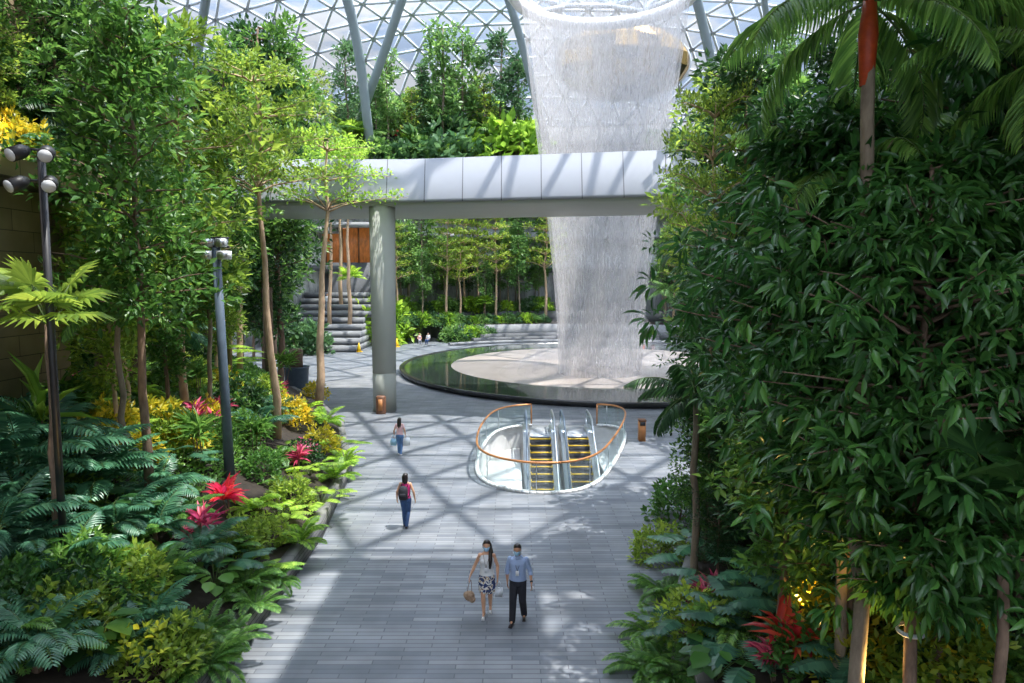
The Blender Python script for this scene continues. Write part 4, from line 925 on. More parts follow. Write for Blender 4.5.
row(44.5, 21.9, [(k, px, top) for k, px, top in [('far_tier', 322, 70), ('far_dark', 350, 40), ('far', 388, 52), ('far_tier', 412, 88), ('far', 443, 22), ('far', 462, 34), ('far_dark', 425, 62), ('far_dark', 500, 30), ('far_tier', 486, 74), ('far_dark', 518, 55), ('far', 376, 84),
                                                ('far_bush', 690, 122), ('far_tier', 722, 80), ('far', 735, 60), ('far_dark', 760, 50), ('far', 790, 60), ('far_dark', 300, 60), ('far', 780, 20)]])
row(50.5, 27.8, [('far_red', 392, 128), ('far_red', 412, 130), ('far_red', 480, 128)])
row(50.5, 27.8, [(random.choice(['far_palm', 'far_bush', 'far_palm', 'far']), 330 + i * 16 + random.uniform(-5, 5), random.uniform(86, 108)) for i in range(13)])
# around the stone steps
for kind, px, D, z, top in [('tier', 329, 77.5, 2.5, 150), ('tier', 349, 77.5, 2.5, 145), ('tier', 341, 82, 5, 140), ('far_bush', 322, 91, 6.2, 262), ('far_bush', 336, 91, 6.2, 258), ('far_bush', 350, 91, 6.2, 256), ('far_bush', 364, 91, 6.2, 260), ('far_bush', 340, 89, 6, 282), ('far_bush', 356, 89, 6, 280),
                            ('far_palm', 350, 79, 4.6, 268), ('far_dark', 278, 82, 2, 215), ('far', 272, 80, 3, 190), ('far_bush', 306, 74, 0, 325), ('far_bush', 298, 72, 0, 318), ('far_bush', 376, 84, 0, 300)]:
    p = at(px, 300, D); plant(kind, (p[0], D, z), at(px, top, D)[2] - z)

# ---------------------------------------------------------------- labels for plants
DESC.update({'slim': ['slender leafy green tree'], 'slim_dark': ['dark green narrow-crowned tree'], 'tier': ['light green layered tree'], 'tier_olive': ['olive layered umbrella tree'], 'medium': ['round-crowned mid green tree'], 'olive': ['yellow-green leafy tree'],
        'droop': ['drooping-leaved tree'], 'far': ['slender far green tree'], 'far_dark': ['dark bushy far tree'], 'far_tier': ['far tree with flat layered crown'], 'far_palm': ['small bright palm'], 'far_bush': ['small rounded far shrub'], 'far_red': ['small orange-red far shrub'],
        'palm': ['feathery palm'], 'fern_blue': ['blue-green arching cycad fern'], 'fern': ['green lacy fern'], 'fern_lime': ['bright lime fern'], 'philo': ['deep-cut blue-green philodendron'], 'philo_lime': ['lime deep-cut philodendron'],
        'cordyline': ['pink-leaved cordyline'], 'cordyline_red': ['bright red cordyline'], 'dracaena': ['spiky strap-leaved dracaena'], 'croton': ['yellow-leaved croton'], 'bush': ['dense small-leaved shrub'], 'flower': ['dark shrub with pink flowers'],
        'bigleaf': ['broad dark-leaved plant'], 'treefern': ['tall-stemmed tree fern'], 'banana': ['upright lime paddle-leaved plant'], 'palm_tall': ['tall arching palm'], 'fan_near': ['dark fan palm'], 'fan_lit': ['sunlit fan palm']})
MARK = [('the grey lamp pole', 226, 350), ('the slim brown trunk', 150, 400), ('the tan stone wall', 25, 300), ('the floodlight cluster', 45, 175), ('the tan umbrella-tree trunks', 290, 340), ('the red cordyline', 232, 500), ('the left path edge', 290, 570), ('the left path edge', 345, 450),
        ('the left roof glazing', 280, 30), ('the left bridge end', 300, 190), ('the stone steps', 342, 320), ('the orange shop front', 340, 240), ('the bridge column', 385, 290), ('the curved benches', 470, 325), ('the waterfall', 545, 270), ('the waterfall', 540, 90),
        ('the grey pavilion', 455, 108), ('the bronze shell', 690, 60), ('the standing pair in red', 648, 320), ('the right bridge end', 705, 180), ('the escalators', 640, 450), ('the tall dark evergreen trunk', 738, 330), ('the orange-red crownshaft', 868, 50), ('the trunk hose', 930, 580),
        ('the right stone wall', 1015, 340), ('the big red cordyline', 805, 660), ('the right path edge', 650, 600), ('the lowest bed corner', 110, 660), ('the bottom spotlight', 945, 650)]
ORD = ['', 'second', 'third', 'fourth', 'fifth', 'sixth', 'seventh', 'eighth', 'ninth', 'tenth', 'eleventh', 'twelfth', 'thirteenth', 'fourteenth', 'fifteenth', 'sixteenth', 'seventeenth', 'eighteenth', 'nineteenth', 'twentieth']
buckets = {}
for t, kind, (px, py), pos in PLANTS:
    t['group'] = t.get('group') or ('%ss %s' % (CNAME[kind].replace('_', ' '), 'behind the pool' if pos[1] > 70 else 'in the left bed' if pos[0] < 0 else 'in the right bed'))
    if t['label']: continue
    best = min(MARK, key=lambda m: math.hypot(px - m[1], py - m[2])); dx, dy = px - best[1], py - best[2]
    rel = ('left of' if dx < 0 else 'right of') if abs(dx) > abs(dy) else ('above' if dy < 0 else 'below')
    if math.hypot(dx, dy) < 14: rel = 'beside'
    buckets.setdefault('%s %s %s' % (DESC[kind][0], rel, best[0]), []).append((pos[1], t))
for k_, lst in buckets.items():
    lst.sort(key=lambda q: q[0])
    for i, (_, t) in enumerate(lst):
        if len(lst) == 1: t['label'] = k_
        elif i == 0: t['label'] = k_ + ', nearest of its kind there'
        elif i == len(lst) - 1: t['label'] = k_ + ', most distant of its kind'
        else: t['label'] = k_ + ', %s in depth' % ORD[i]

# hose tied round the trunk
dt = [p for p in PLANTS if p[1] == 'droop'][0]; c = np.array([at(911, 632, 8.5)[0], 8.5, at(911, 632, 8.5)[2]])
g = G(); a = np.linspace(0, 2 * np.pi * 2.1, 40); g.tube(np.stack([.17 * np.cos(a), .14 * np.sin(a), .03 * a / 6.28 + .03 * np.sin(a)], -1), .016, 6)
o = obj('garden_hose', g, 'pale_metal', None, True, tuple(c)); o['label'] = 'pale grey hose coiled round the trunk of the drooping tree'; o['category'] = 'hose'

# ================================================================ LIGHT POLES, POTS, CONES
p = hit(230, 478); lp = thing('light_pole', 'blue-grey light pole with floodlights on top standing in the left bed', 'lamp', (p[0], p[1], ground(p[0], p[1]) - .05))
topz = at(216, 246, p[1])[2] - p[2]; tx = at(216, 246, p[1])[0] - p[0]
g = G(); g.tube([(0, 0, 0), (tx * .5, 0, topz * .5), (tx, 0, topz)], [.15, .13, .12], 12); obj('pole', g, 'blue_grey_metal', lp, True)
g = G(); g.box(tx - .38, tx + .38, -.04, .04, topz - .0, topz + .06); g.box(tx - .38, tx + .38, -.04, .04, topz + .25, topz + .30); g.box(tx - .03, tx + .03, -.03, .03, topz, topz + .3); obj('bracket', g, 'black_metal', lp)
for i, (dx, dz, w) in enumerate([(-.26, -.22, .17), (.26, -.22, .17), (-.2, .13, .13), (.2, .13, .13)]):
    g = G(); g.box(tx + dx - w, tx + dx + w, -.2, .05, topz + dz - .12, topz + dz + .12); h_ = obj('floodlight', g, 'plastic_white' if i < 2 else 'pale_metal', lp)
    g = G(); g.box(tx + dx - w * .85, tx + dx + w * .85, -.215, -.2, topz + dz - .1, topz + dz + .1); obj('lens', g, 'steel', h_)
c = at(46, 240, 13.0); gz = ground(c[0], 13.)
lp = thing('light_pole', 'dark pole with four black floodlights beside the tan stone wall', 'lamp', (c[0], 13., gz)); tz = at(45, 150, 13.)[2] - gz
g = G(); g.tube([(0, 0, 0), (0, 0, tz)], .07, 10); obj('pole', g, 'black_metal', lp, True)
for (dx, z, tilt) in [(-.18, 0, .5), (.2, -.02, -.6), (-.22, -.55, .4), (.22, -.55, -.3)]:
    g = G(); d = nrm(np.array([dx * 2, -1., -.5])); b = np.array([dx, -.08, tz + z]); g.tube([b, b + d * .12, b + d * .36], [.07, .13, .13], 12); g.tube([(0, 0, tz + z), b], .025, 6); f_ = obj('floodlight', g, 'black_metal', lp, True)
    g = G(); g.tube([b + d * .365, b + d * .38], [.115, .115], 12); obj('lens', g, 'plastic_white', f_, True)
# pot with a dark stump, the dark post in the planting
p = at(297, 388, 46.5); t = thing('planter_pot', 'blue-grey round planter pot with dark post standing at the end of the left bed', 'planter', (p[0], 46.5, 0))
g = G(); g.rings([(0, 0, 0, .62, .62), (0, 0, .1, .7, .7), (0, 0, 1.7, .82, .82), (0, 0, 1.78, .86, .86), (0, 0, 1.78, .74, .74), (0, 0, 1.6, .7, .7)], 24); obj('pot', g, 'blue_grey_metal', t, True)
g = G(); g.rings([(0, 0, 1.55, .42, .42), (0, 0, 2.9, .44, .44), (0, 0, 2.95, .38, .38)], 16); obj('stump', g, 'bark_brown', t, True)
p = at(269, 350, 44); t = thing('dark_post', 'thick dark brown post standing behind the tan trunk in the left bed', 'post', (p[0], 44, ground(p[0], 44)))
g = G(); tz = at(268, 288, 44)[2] - ground(p[0], 44); g.rings([(0, 0, 0, .3, .3), (0, 0, tz, .3, .3), (0, 0, tz + .05, .24, .24)], 16); obj('post', g, 'bark_brown', t, True)
for (px, py, lab) in [(359, 352, 'yellow warning cone on the paving in front of the stone steps'), (397, 347, 'yellow warning cone on the paving just right of the bridge column')]:
    p = hit(px, py, 120); p = at(px, py, 7.5 / math.tan(math.atan((py - 341.5) / F) + th)); t = thing('warning_cone', lab, 'cone', (p[0], p[1], 0), 0, 'yellow warning cones')
    g = G(); g.rings([(0, 0, .05, .26, .26), (0, 0, .5, .15, .15), (0, 0, .98, .05, .05)], 16); obj('cone', g, 'yellow_plastic', t, True); g = G(); g.box(-.33, .33, -.33, .33, 0, .06); obj('base', g, 'yellow_plastic', t)

# warm garden uplights
def uplight(px, D, zoff, aim, power, label, zb=None):
    p = at(px, 300, D); z = (ground(p[0], D) if zb is None else zb) + zoff; t = thing('garden_spotlight', label, 'lamp', (p[0], D, z), 0, 'warm garden spotlights')
    g = G(); g.tube([(0, 0, -zoff), (0, 0, -.02)], .02, 6); obj('stake', g, 'black_metal', t); d = nrm(np.array(aim, float)); g = G(); g.tube([(0, 0, 0), d * .05, d * .2], [.04, .07, .075], 12); obj('housing', g, 'black_metal', t, True)
    ld = bpy.data.lights.new('spotlight_bulb', 'SPOT'); ld.energy = power; ld.color = (1, .62, .18); ld.spot_size = R(110); ld.spot_blend = .8; ld.shadow_soft_size = .06
    lo = bpy.data.objects.new('spotlight_bulb', ld); COL.objects.link(lo); lo.parent = t; lo.location = tuple(d * .23); lo.rotation_euler = Vector(d).to_track_quat('-Z', 'Y').to_euler()
uplight(915, 8.6, .7, (-.3, .4, 1), 230, 'warm spotlight lighting yellow leaves low in the right bed')
uplight(815, 11.5, .6, (.1, .3, 1), 200, 'warm spotlight behind the philodendrons in the right bed')
uplight(105, 9.6, .5, (-.2, .5, .8), 260, 'warm spotlight low among the cycad ferns in the left bed')
uplight(512 + 700 * -11.85 / 16.25, 16.3, .25, (-.2, .5, 1), 160, 'warm spotlight on the ledge of the tan stone wall', 10.28)
uplight(1010, 10.5, 2.6, (.6, .7, .2), 160, 'warm spotlight shining on the right stone wall')

# ================================================================ PEOPLE
def remesh(o, vox, sm=4):
    m = o.modifiers.new('surface', 'REMESH'); m.mode = 'VOXEL'; m.voxel_size = vox; m.use_smooth_shade = True
    s = o.modifiers.new('soften', 'SMOOTH'); s.factor = .5; s.iterations = sm
def person(name, label, loc, rz, H, J, skin, sh, top, bottom, shoes, hairlen, hair='hair', mask=True, female=True, sleeve=.0, skirt=False, vox=.011, group=None, extra=None):
    """J: joint positions in a 1.72 m figure facing -Y"""
    s = H / 1.72; t = thing(name, label, 'person', loc, rz, group, s); w = .150 if female else .175
    sho = J.get('sho', 1.395 if female else 1.40); hipw = .09 if female else .085
    pel = np.array(J.get('pel', (0, 0, .93)))
    def limb(side):
        S = np.array([side * w, 0, sho]); return S, np.array(J['elb'][side]), np.array(J['wri'][side])
    g = G()
    # torso, neck and head
    fw = .94 if female else 1.08; fb = .92 if female else 1.05
    g.rings([(0, 0, .80, .06, .05), (0, 0, .83, .145 * fw, .10), (0, 0, .92, .165 * fw, .115 * fb), (0, 0, 1.0, .15 * fw, .105 * fb), (0, -.005, 1.10, .128 * fw, .092 * fb), (0, -.01, 1.22, .148 * fw, .108 * fb), (0, -.008, 1.32, .165 * fw, .108 * fb), (0, 0, 1.40, .165 * fw, .085), (0, .005, 1.45, .10, .065), (0, .008, 1.47, .05, .05)], 20)
    g.tube([(0, .01, 1.40), (0, .0, 1.48), (0, -.008, 1.56)], [.06, .052, .055], 10)
    ht = J.get('head', (0, 0)); hx, hy = ht
    g.rings([(hx, -.03 + hy, 1.492, .022, .022), (hx, -.032 + hy, 1.505, .045, .05), (hx, -.018 + hy, 1.54, .062, .078), (hx, -.005 + hy, 1.59, .072, .092), (hx, 0. + hy, 1.64, .077, .098), (hx, .005 + hy, 1.68, .069, .088), (hx, .008 + hy, 1.71, .045, .058), (hx, .008 + hy, 1.722, .015, .02)], 18)
    g.capsule((hx, -.092 + hy, 1.612), (hx, -.112 + hy, 1.578), .009, .014)     # nose
    for sd in (-1, 1): g.ball((hx + sd * .078, .008 + hy, 1.595), .012, .022, .032); g.capsule((hx + sd * .018, -.088 + hy, 1.625), (hx + sd * .05, -.082 + hy, 1.622), .008, .007)
    g.capsule((hx - .02, -.094 + hy, 1.545), (hx + .02, -.094 + hy, 1.545), .008, .008)
    if female:
        for sd in (-1, 1): g.ball((sd * .07, -.085, 1.27), .06, .055, .06)
    for sd in (-1, 1):
        S, E, Wr = limb(sd)
        g.ball(S + [0, 0, -.01], .052, .055, .055); g.capsule(S, E, .046 if female else .054, .036 if female else .042); g.capsule(E, (E * .6 + Wr * .4), .038, .037); g.capsule(E * .6 + Wr * .4, Wr, .037, .023)
        d = nrm(Wr - E); d = nrm(d + np.array(J.get('hand', (0, -.1, -.3)))); u = np.array([sd * 1., 0, 0]); f = nrm(np.cross(u, d) * sd); f = f if f[1] < 0 else -f      # palm faces the thigh
        K = Wr + d * .09
        for q, (o_, ln) in enumerate([(-.028, .075), (-.010, .085), (.009, .08), (.026, .062)]):
            b = K + f * -o_ ; g.capsule(Wr + d * .01 + f * -o_ * .6, b, .017, .013); m1 = b + nrm(d - u * .25) * ln * .5; g.capsule(b, m1, .0105, .0095); g.capsule(m1, m1 + nrm(d - u * .8) * ln * .5, .0095, .008)
        tb = Wr + d * .03 + f * .022; tm = tb + nrm(d + f * 1.2 - u * .3) * .04; g.capsule(tb, tm, .014, .011); g.capsule(tm, tm + nrm(d + f * .3 - u * .2) * .032, .011, .009)
    for sd in (-1, 1):
        Hp = np.array([sd * hipw, 0, .88]); Kn = np.array(J['kne'][sd]); An = np.array(J['ank'][sd]); toe = np.array(J['toe'][sd])
        g.capsule(Hp, Kn, .085 if not female else .083, .054); cm = Kn * .62 + An * .38 + np.array([0, .018, 0]); g.capsule(Kn, cm, .052, .053); g.capsule(cm, An, .05, .034)
        hd = nrm(An - toe) * [1, 1, 0]; heel = An + hd * .03 + [0, 0, -.035]; g.capsule(An, heel, .036, .03); g.capsule(heel, toe, .032, .024); g.capsule(An, toe * .6 + An * .4 + [0, 0, -.01], .034, .028)
    body = obj('body', g, skin, t, True); remesh(body, vox)
    # shirt
    g = G(); e = .016
    if female: g.rings([(0, 0, .93, .155, .11), (0, 0, .95, .172, .128), (0, 0, 1.0, .155, .12), (0, -.005, 1.10, .136, .108), (0, -.01, 1.22, .156, .122), (0, -.008, 1.32, .170, .122), (0, 0, 1.395, .150, .098), (0, .005, 1.43, .10, .078)], 20)
    else: g.rings([(0, 0, .93, .17, .12), (0, 0, .95, .19, .14), (0, 0, 1.02, .18, .135), (0, -.01, 1.12, .165, .13), (0, -.01, 1.22, .178, .135), (0, -.008, 1.32, .19, .132), (0, 0, 1.40, .185, .108), (0, .005, 1.455, .10, .082), (0, .008, 1.485, .068, .07)], 20)
    if female:
        for sd in (-1, 1): g.ball((sd * .07, -.088, 1.27), .07, .062, .068)
    if sleeve:
        for sd in (-1, 1):
            S, E, Wr = limb(sd); g.ball(S + [0, 0, -.014], .058, .062, .058); e1 = S + (E - S) * min(1, sleeve * 2)
            g.capsule(S, e1, .060, .054)
            if sleeve > .5: g.capsule(E, E + (Wr - E) * (sleeve - .5) * 2, .056, .052)
    o = obj('top', g, top, t, True); remesh(o, vox)
    # trousers or skirt
    g = G()
    if skirt:
        g.rings([(0, 0, .54, .10, .07), (0, 0, .545, .185, .15), (0, 0, .60, .19, .155), (0, 0, .75, .192, .15), (0, 0, .88, .182, .135), (0, 0, .98, .158, .12), (0, 0, 1.05, .142, .112), (0, 0, 1.06, .1, .08)], 22)
    else:
        g.rings([(0, 0, .80, .08, .07), (0, 0, .84, .165 * fw, .12), (0, 0, .92, .178 * fw, .13), (0, 0, .98, .166 * fw, .125), (0, 0, .99, .12, .09)], 20)
        for sd in (-1, 1):
            Hp = np.array([sd * hipw, 0, .88]); Kn = np.array(J['kne'][sd]); An = np.array(J['ank'][sd]); r_ = .0 if female else .016
            cm = Kn * .62 + An * .38 + np.array([0, .016, 0]); g.capsule(Hp, Kn, .098 + r_ * .5, .072 + r_ * .7); g.capsule(Kn, cm, .072 + r_ * .7, .069 + r_ * .6); g.capsule(cm, An + [0, 0, -.01], .069 + r_ * .6, .055 + r_)
    o = obj('skirt' if skirt else 'trousers', g, bottom, t, True); remesh(o, vox)
    for sd in (-1, 1):
        An = np.array(J['ank'][sd]); toe = np.array(J['toe'][sd]); hd = nrm((An - toe) * [1, 1, 0]); g = G(); heel = An + hd * .035 + [0, 0, -.045]
        g.capsule(heel, toe + [0, 0, -.003], .037, .033); g.capsule(heel, (heel + toe) / 2 + [0, 0, .012], .04, .036)
        g.obox((heel + toe) / 2 + [0, 0, -.026], (toe - heel) * .62, nrm(np.cross(toe - heel, [0, 0, 1.])) * .036, (0, 0, .009)); o = obj('shoe', g, shoes, t, True); remesh(o, min(vox, .008), 2)
    # hair
    g = G(); 
    g.rings([(hx, .045 + hy, 1.52, .05, .03), (hx, .05 + hy, 1.56, .078, .055), (hx, .035 + hy, 1.62, .086, .078), (hx, .018 + hy, 1.665, .088, .098), (hx, .010 + hy, 1.70, .076, .092), (hx, .008 + hy, 1.73, .05, .06), (hx, .008 + hy, 1.74, .015, .02)], 18)
    if hairlen > 0:
        b = J.get('hairside', 0); g.capsule((hx - .05, .055 + hy, 1.62), (hx - .055 + b * .08, .075 + hy, 1.60 - hairlen), .05, .035); g.capsule((hx + .05, .055 + hy, 1.62), (hx + .055 + b * .08, .075 + hy, 1.60 - hairlen * .9), .05, .035); g.capsule((hx, .07 + hy, 1.62), (hx + b * .1, .085 + hy, 1.58 - hairlen), .055, .04)
        if b:
            g.capsule((hx + .07, .02, 1.63), (hx + .085, -.05, 1.47), .036, .042); g.capsule((hx + .085, -.05, 1.47), (hx + .095, -.145, 1.33), .042, .048); g.capsule((hx + .095, -.145, 1.33), (hx + .085, -.16, 1.16), .048, .026)
            g.capsule((hx + .07, .04, 1.63), (hx + .11, .03, 1.40), .036, .045)
            g.capsule((hx - .078, .015 + hy, 1.64), (hx - .08, .01 + hy, 1.56), .024, .016)
    o = obj('hair', g, hair, t, True); remesh(o, vox)
    if mask:
        g = G(); V = []
        for v in np.linspace(0, 1, 7):
            for u in np.linspace(-1, 1, 11):
                V.append((hx + .072 * u * (1 - .25 * (1 - v)), hy - .125 + .075 * abs(u) ** 2.2 + .018 * abs(v - .6), 1.512 + .085 * v))
        g.add(V, [[(i * 11 + j, i * 11 + j + 1, i * 11 + 12 + j, i * 11 + 11 + j) for i in range(6) for j in range(10)]])
        o = obj('face_mask', g, 'mask_blue', t, True); m = o.modifiers.new('thickness', 'SOLIDIFY'); m.thickness = .004
        g = G(); 
        for sd in (-1, 1):
            for z in (1.52, 1.592): g.tube([(hx + sd * .068, hy - .055, z), (hx + sd * .08, hy - .01, 1.58 + (z - 1.55) * .6), (hx + sd * .08, hy + .02, 1.59)], .002, 4)
        obj('ear_loops', g, 'mask_blue', o)
    g = G(); g2 = G()
    for sd in (-1, 1): g.ball((hx + sd * .031, -.087 + hy, 1.607), .014, .008, .008, 8, 6); g2.ball((hx + sd * .031, -.0945 + hy, 1.607), .006, .003, .006, 8, 6)
    ob = obj('eyes', g, 'eye_white', t, True); obj('irises', g2, 'hair', ob, True)
    if extra: extra(t, J, limb)
    return t
def gnd(px, py): 
    D = 7.5 / math.tan(math.atan((py - 341.5) / F) + th); return at(px, py, D)
# woman in the patterned skirt (walking towards the camera)
Jw = dict(elb={-1: (-.27, .02, 1.14), 1: (.24, .03, 1.14)}, wri={-1: (-.36, -.06, .94), 1: (.245, -.05, .90)}, kne={-1: (-.075, -.10, .50), 1: (.07, .02, .49)}, ank={-1: (-.06, -.10, .085), 1: (.06, .20, .13)}, toe={-1: (-.065, -.25, .03), 1: (.065, .07, .03)}, hairside=1)
def lany(t, zb=1.12, mat='cloth_red', y=-.135):
    g = G(); g.tube([(-.06, .02, 1.46), (-.065, -.08, 1.41), (-.03, y - .0, 1.28), (-.0, y - .01, zb)], .005, 4); g.tube([(.06, .02, 1.46), (.065, -.08, 1.41), (.03, y - .0, 1.28), (.0, y - .01, zb)], .005, 4); l_ = obj('lanyard', g, mat, t)
    g = G(); g.box(-.035, .035, y - .02, y - .012, zb - .11, zb); obj('badge', g, 'cloth_white', l_)
p = gnd(487, 615)
person('person', 'woman with long dark hair, white top and navy patterned skirt, walking in blue mask', (p[0], p[1], 0), R(-4), 1.72, Jw, 'skin', None, 'cloth_white', 'skirt_print', 'shoe_white', .40, skirt=True, sleeve=0, vox=.009, extra=lambda t, J, l: lany(t, 1.16, 'wood_brown', -.155))
wp = np.array([p[0], p[1], 0])
# the brown fluffy bag she holds on a cord and the white bag
t = thing('fluffy_bag', 'small brown and cream fluffy bag hanging from the hand of the woman in the skirt', 'bag', tuple(wp + [-.385, -.09, .36]))
g = G(); g.ball((0, 0, .13), .12, .09, .12); g.ball((.06, -.02, .06), .08, .07, .08); g.ball((-.07, .0, .15), .07, .07, .08); b_ = obj('pouch', g, 'fur_brown', t, True); remesh(b_, .012, 2)
g = G(); g.tube([(-.05, 0, .22), (-.01, -.0, .42), (.035, 0, .50)], .006, 5); g.tube([(.05, 0, .22), (.045, 0, .42), (.035, 0, .50)], .006, 5); obj('strap', g, 'wood_brown', t)
def shop_bag(loc, w, h, d, mat, label, rz=0., hh=.22):
    t = thing('carrier_bag', label, 'bag', loc, rz); g = G()
    V = [(-w, -d * .6, 0), (w, -d * .6, 0), (w, d * .6, 0), (-w, d * .6, 0), (-w * 1.05, -d, h * .6), (w * 1.05, -d, h * .6), (w * 1.05, d, h * .6), (-w * 1.05, d, h * .6), (-w * .9, -d * .35, h), (w * .9, -d * .35, h), (w * .9, d * .35, h), (-w * .9, d * .35, h)]
    g.add(V, [[(0, 3, 2, 1)], [(0, 1, 5, 4), (1, 2, 6, 5), (2, 3, 7, 6), (3, 0, 4, 7), (4, 5, 9, 8), (5, 6, 10, 9), (6, 7, 11, 10), (7, 4, 8, 11)], [(8, 9, 10, 11)]]); obj('pouch', g, mat, t, True)
    g = G(); 
    for s_ in (-1, 1): g.tube([(-w * .5, s_ * d * .3, h), (-w * .3, s_ * d * .15, h + hh * .7), (0, 0, h + hh), (w * .3, s_ * d * .15, h + hh * .7), (w * .5, s_ * d * .3, h)], .007, 5)
    obj('handles', g, mat, t, True); return t
shop_bag(tuple(wp + [.27, -.05, .46]), .085, .2, .05, 'plastic_white', 'small clear white bag hanging from the other hand of the woman in the skirt', 0, .16)
# man
Jm = dict(elb={-1: (-.245, .04, 1.13), 1: (.26, .04, 1.12)}, wri={-1: (-.235, .02, .89), 1: (.30, -.10, .92)}, kne={-1: (-.10, -.11, .50), 1: (.10, -.02, .48)}, ank={-1: (-.11, -.16, .10), 1: (.12, .16, .10)}, toe={-1: (-.14, -.34, .045), 1: (.13, .00, .035)}, head=(-.015, -.005))
def mex(t, J, limb):
    lany(t, 1.20, 'cloth_black', -.15)
    S, E, Wr = limb(1); g = G(); d = nrm(Wr - E); a = Wr - d * .03; g.tube([a - d * .016, a + d * .016], .034, 12); obj('watch', g, 'black_metal', t, True)
    g = G(); g.rings([(0, -.0, .955, .172, .128), (0, 0, .99, .176, .13)], 24); obj('belt', g, 'cloth_black', t)
    g = G(); g.tube([(-.07, -.03, 1.475), (-.05, -.085, 1.45), (0, -.10, 1.425), (.05, -.085, 1.45), (.07, -.03, 1.475)], .014, 6); obj('collar', g, 'shirt_blue', t)
p = gnd(518, 621)
person('person', 'man in light blue shirt, black trousers and blue mask walking beside the woman', (p[0], p[1], 0), R(-6), 1.74, Jm, 'skin_tan', None, 'shirt_blue', 'cloth_black', 'shoe_dark', 0, female=False, sleeve=.62, vox=.009, extra=mex)
mp_ = np.array([p[0], p[1], 0]); t = thing('white_cup', 'small white item held in the lowered hand of the man in blue', 'cup', tuple(mp_ + [.31, -.14, .76])); g = G(); g.rings([(0, 0, 0, .02, .02), (0, 0, .09, .026, .026)], 12); obj('cup', g, 'plastic_white', t, True)
# woman with the backpack, seen from behind
Jb = dict(elb={-1: (-.26, .03, 1.14), 1: (.26, .03, 1.14)}, wri={-1: (-.29, -.03, .90), 1: (.28, -.04, .90)}, kne={-1: (-.07, -.05, .49), 1: (.07, -.07, .50)}, ank={-1: (-.05, .14, .10), 1: (.05, -.06, .085)}, toe={-1: (-.05, .0, .035), 1: (.05, -.20, .03)})
def bpk(t, J, limb):
    g = G(); g.rings([(.03, .19, .93, .10, .05), (.03, .20, .96, .14, .085), (.03, .21, 1.1, .155, .10), (.03, .20, 1.25, .145, .09), (.03, .175, 1.34, .11, .06), (.03, .16, 1.36, .06, .03)], 18); b = obj('backpack', g, 'cloth_black', t, True)
    g = G()
    for sd in (-1, 1): g.tube([(sd * .09, .12, 1.33), (sd * .10, .04, 1.435), (sd * .10, -.08, 1.40), (sd * .12, -.12, 1.25), (sd * .14, 0, 1.08), (sd * .12, .12, 1.02)], .015, 6)
    obj('strap', g, 'cloth_black', b, True); g = G(); g.rings([(.03, .285, 1.0, .09, .02), (.03, .305, 1.02, .1, .03), (.03, .31, 1.14, .1, .03), (.03, .29, 1.16, .08, .02)], 12); obj('pocket', g, 'cloth_black', b, True)
p = gnd(406, 527)
person('person', 'woman seen from behind in magenta top and jeans with a black backpack', (p[0], p[1], 0), R(176), 1.67, Jb, 'skin', None, 'cloth_magenta', 'denim', 'shoe_dark', .14, vox=.011, mask=False, extra=bpk)
# woman in pink with the pale bags
p = gnd(400, 455)
Jp = dict(elb={-1: (-.24, .02, 1.14), 1: (.25, .02, 1.14)}, wri={-1: (-.25, -.05, .92), 1: (.28, -.03, .91)}, kne={-1: (-.07, -.06, .49), 1: (.07, -.05, .50)}, ank={-1: (-.07, .12, .10), 1: (.06, -.06, .085)}, toe={-1: (-.07, -.02, .035), 1: (.06, -.20, .03)})
person('person', 'woman with long dark hair, pink top and light blue jeans near the bridge column', (p[0], p[1], 0), R(172), 1.63, Jp, 'skin', None, 'cloth_pink', 'denim_light', 'shoe_white', .30, vox=.013, mask=False, sleeve=.25)
pp = np.array([p[0], p[1], 0])
shop_bag(tuple(pp + [.29, 0, .42]), .15, .34, .07, 'plastic_white', 'white carrier bag held by the woman in pink', .2, .15)
shop_bag(tuple(pp + [-.27, 0, .42]), .12, .3, .07, 'mask_blue', 'pale blue carrier bag held by the woman in pink', -.2, .18)
# far visitors
Jst = dict(elb={-1: (-.25, .02, 1.14), 1: (.25, .02, 1.14)}, wri={-1: (-.25, -.05, .92), 1: (.25, -.05, .92)}, kne={-1: (-.09, -.03, .49), 1: (.09, -.02, .49)}, ank={-1: (-.10, 0, .085), 1: (.10, .02, .085)}, toe={-1: (-.11, -.14, .03), 1: (.11, -.12, .03)})
Jsit = dict(elb={-1: (-.24, -.02, 1.14), 1: (.24, -.02, 1.14)}, wri={-1: (-.15, -.26, 1.02), 1: (.15, -.26, 1.02)}, kne={-1: (-.10, -.44, .90), 1: (.10, -.44, .90)}, ank={-1: (-.10, -.48, .50), 1: (.10, -.46, .50)}, toe={-1: (-.11, -.62, .45), 1: (.11, -.60, .45)})
i_ = 4; c = at(332, 300, 73 + i_ * 1.35 + .6)
person('person', 'distant person in white shirt and grey trousers standing on the stone steps', (st.location[0] - .9, 73 + 5 * 1.35 + .45, .68 * 5 + .62), 0, 2.0, Jst, 'skin', None, 'cloth_white', 'cloth_grey', 'shoe_dark', 0, female=False, sleeve=.6, vox=.025, mask=False)
X, D = arc_xy(419, 25.7)
person('person', 'distant seated person in pale pink top on the curved bench behind the pool', (X - .1, D - .2, .62 - .78), R(15), 1.75, Jsit, 'skin', None, 'cloth_pink', 'cloth_grey', 'shoe_dark', .2, vox=.025, mask=False)
X, D = arc_xy(427, 25.7)
person('person', 'distant seated person in white top and blue jeans on the curved bench', (X, D - .2, .62 - .78), R(-20), 1.7, Jsit, 'skin', None, 'cloth_white', 'denim', 'shoe_dark', 0, female=False, sleeve=.6, vox=.025, mask=False)
X, D = arc_xy(648, 24)
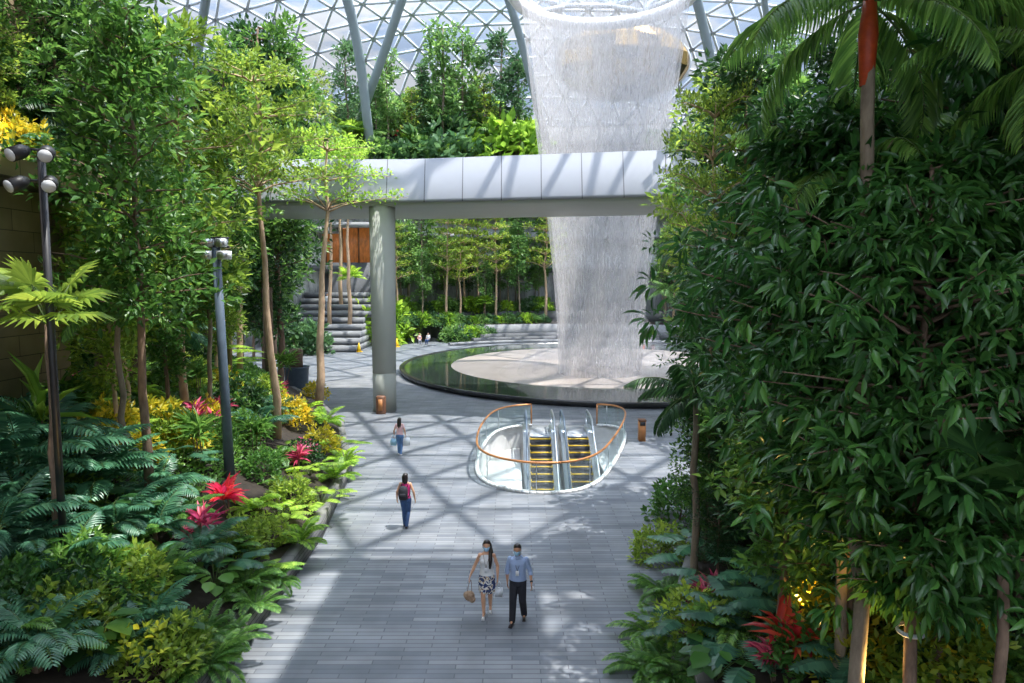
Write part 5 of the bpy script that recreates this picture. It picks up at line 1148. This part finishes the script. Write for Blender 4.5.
person('person', 'distant person in red shirt standing beyond the pool close to the waterfall', (X, D + 1.5, 0), R(10), 1.7, Jst, 'skin', None, 'cloth_red', 'cloth_grey', 'shoe_dark', 0, female=False, sleeve=.6, vox=.025, mask=False)
X, D = arc_xy(658, 24)
person('person', 'distant person in pinkish-red top standing beyond the pool, farther from the waterfall', (X, D + 1.5, 0), R(-10), 1.8, Jst, 'skin', None, 'cloth_pink', 'cloth_black', 'shoe_dark', .2, sleeve=.4, vox=.025, mask=False)

# ================================================================ LIGHT
w = bpy.data.worlds.new('world'); SC.world = w; w.use_nodes = True; n = w.node_tree.nodes; l = w.node_tree.links; n.clear()
out = n.new('ShaderNodeOutputWorld'); bg = n.new('ShaderNodeBackground'); l.new(bg.outputs[0], out.inputs[0]); bg.inputs['Strength'].default_value = 2.2
tc = n.new('ShaderNodeTexCoord'); mp = n.new('ShaderNodeMapping'); mp.inputs['Scale'].default_value = (4, 4, 14); l.new(tc.outputs['Generated'], mp.inputs[0])
c_, f_ = noise_ramp(n, l, 2.0, [(.44, (.52, .68, .95)), (.56, (1., 1., 1.0))], mp.outputs[0], 5)
sp = n.new('ShaderNodeSeparateXYZ'); l.new(tc.outputs['Generated'], sp.inputs[0])
gr = n.new('ShaderNodeMapRange'); l.new(sp.outputs[2], gr.inputs[0]); gr.inputs[1].default_value = .30; gr.inputs[2].default_value = .8; gr.inputs[3].default_value = .22; gr.inputs[4].default_value = 1.9
ml = n.new('ShaderNodeMixRGB'); ml.blend_type = 'MULTIPLY'; ml.inputs[0].default_value = 1; l.new(c_, ml.inputs[1]); l.new(gr.outputs[0], ml.inputs[2]); l.new(ml.outputs[0], bg.inputs['Color'])
sd = bpy.data.lights.new('sun', 'SUN'); sd.energy = 7.5; sd.color = (1, .94, .84); sd.angle = R(.53)
so = bpy.data.objects.new('sun', sd); COL.objects.link(so); SUN = Vector((.34, -.05, 1.)).normalized(); so.rotation_euler = (-SUN).to_track_quat('-Z', 'Y').to_euler(); so.location = (0, 0, 80)
SC.view_settings.view_transform = 'Standard'; SC.view_settings.look = 'None'; SC.view_settings.gamma = 1; SC.view_settings.use_curve_mapping = False
SC.view_settings.exposure = 0.28
cy = SC.cycles; cy.max_bounces = 8; cy.diffuse_bounces = 3; cy.glossy_bounces = 3; cy.transmission_bounces = 3; cy.transparent_max_bounces = 16; cy.use_denoising = True; cy.sample_clamp_indirect = 6
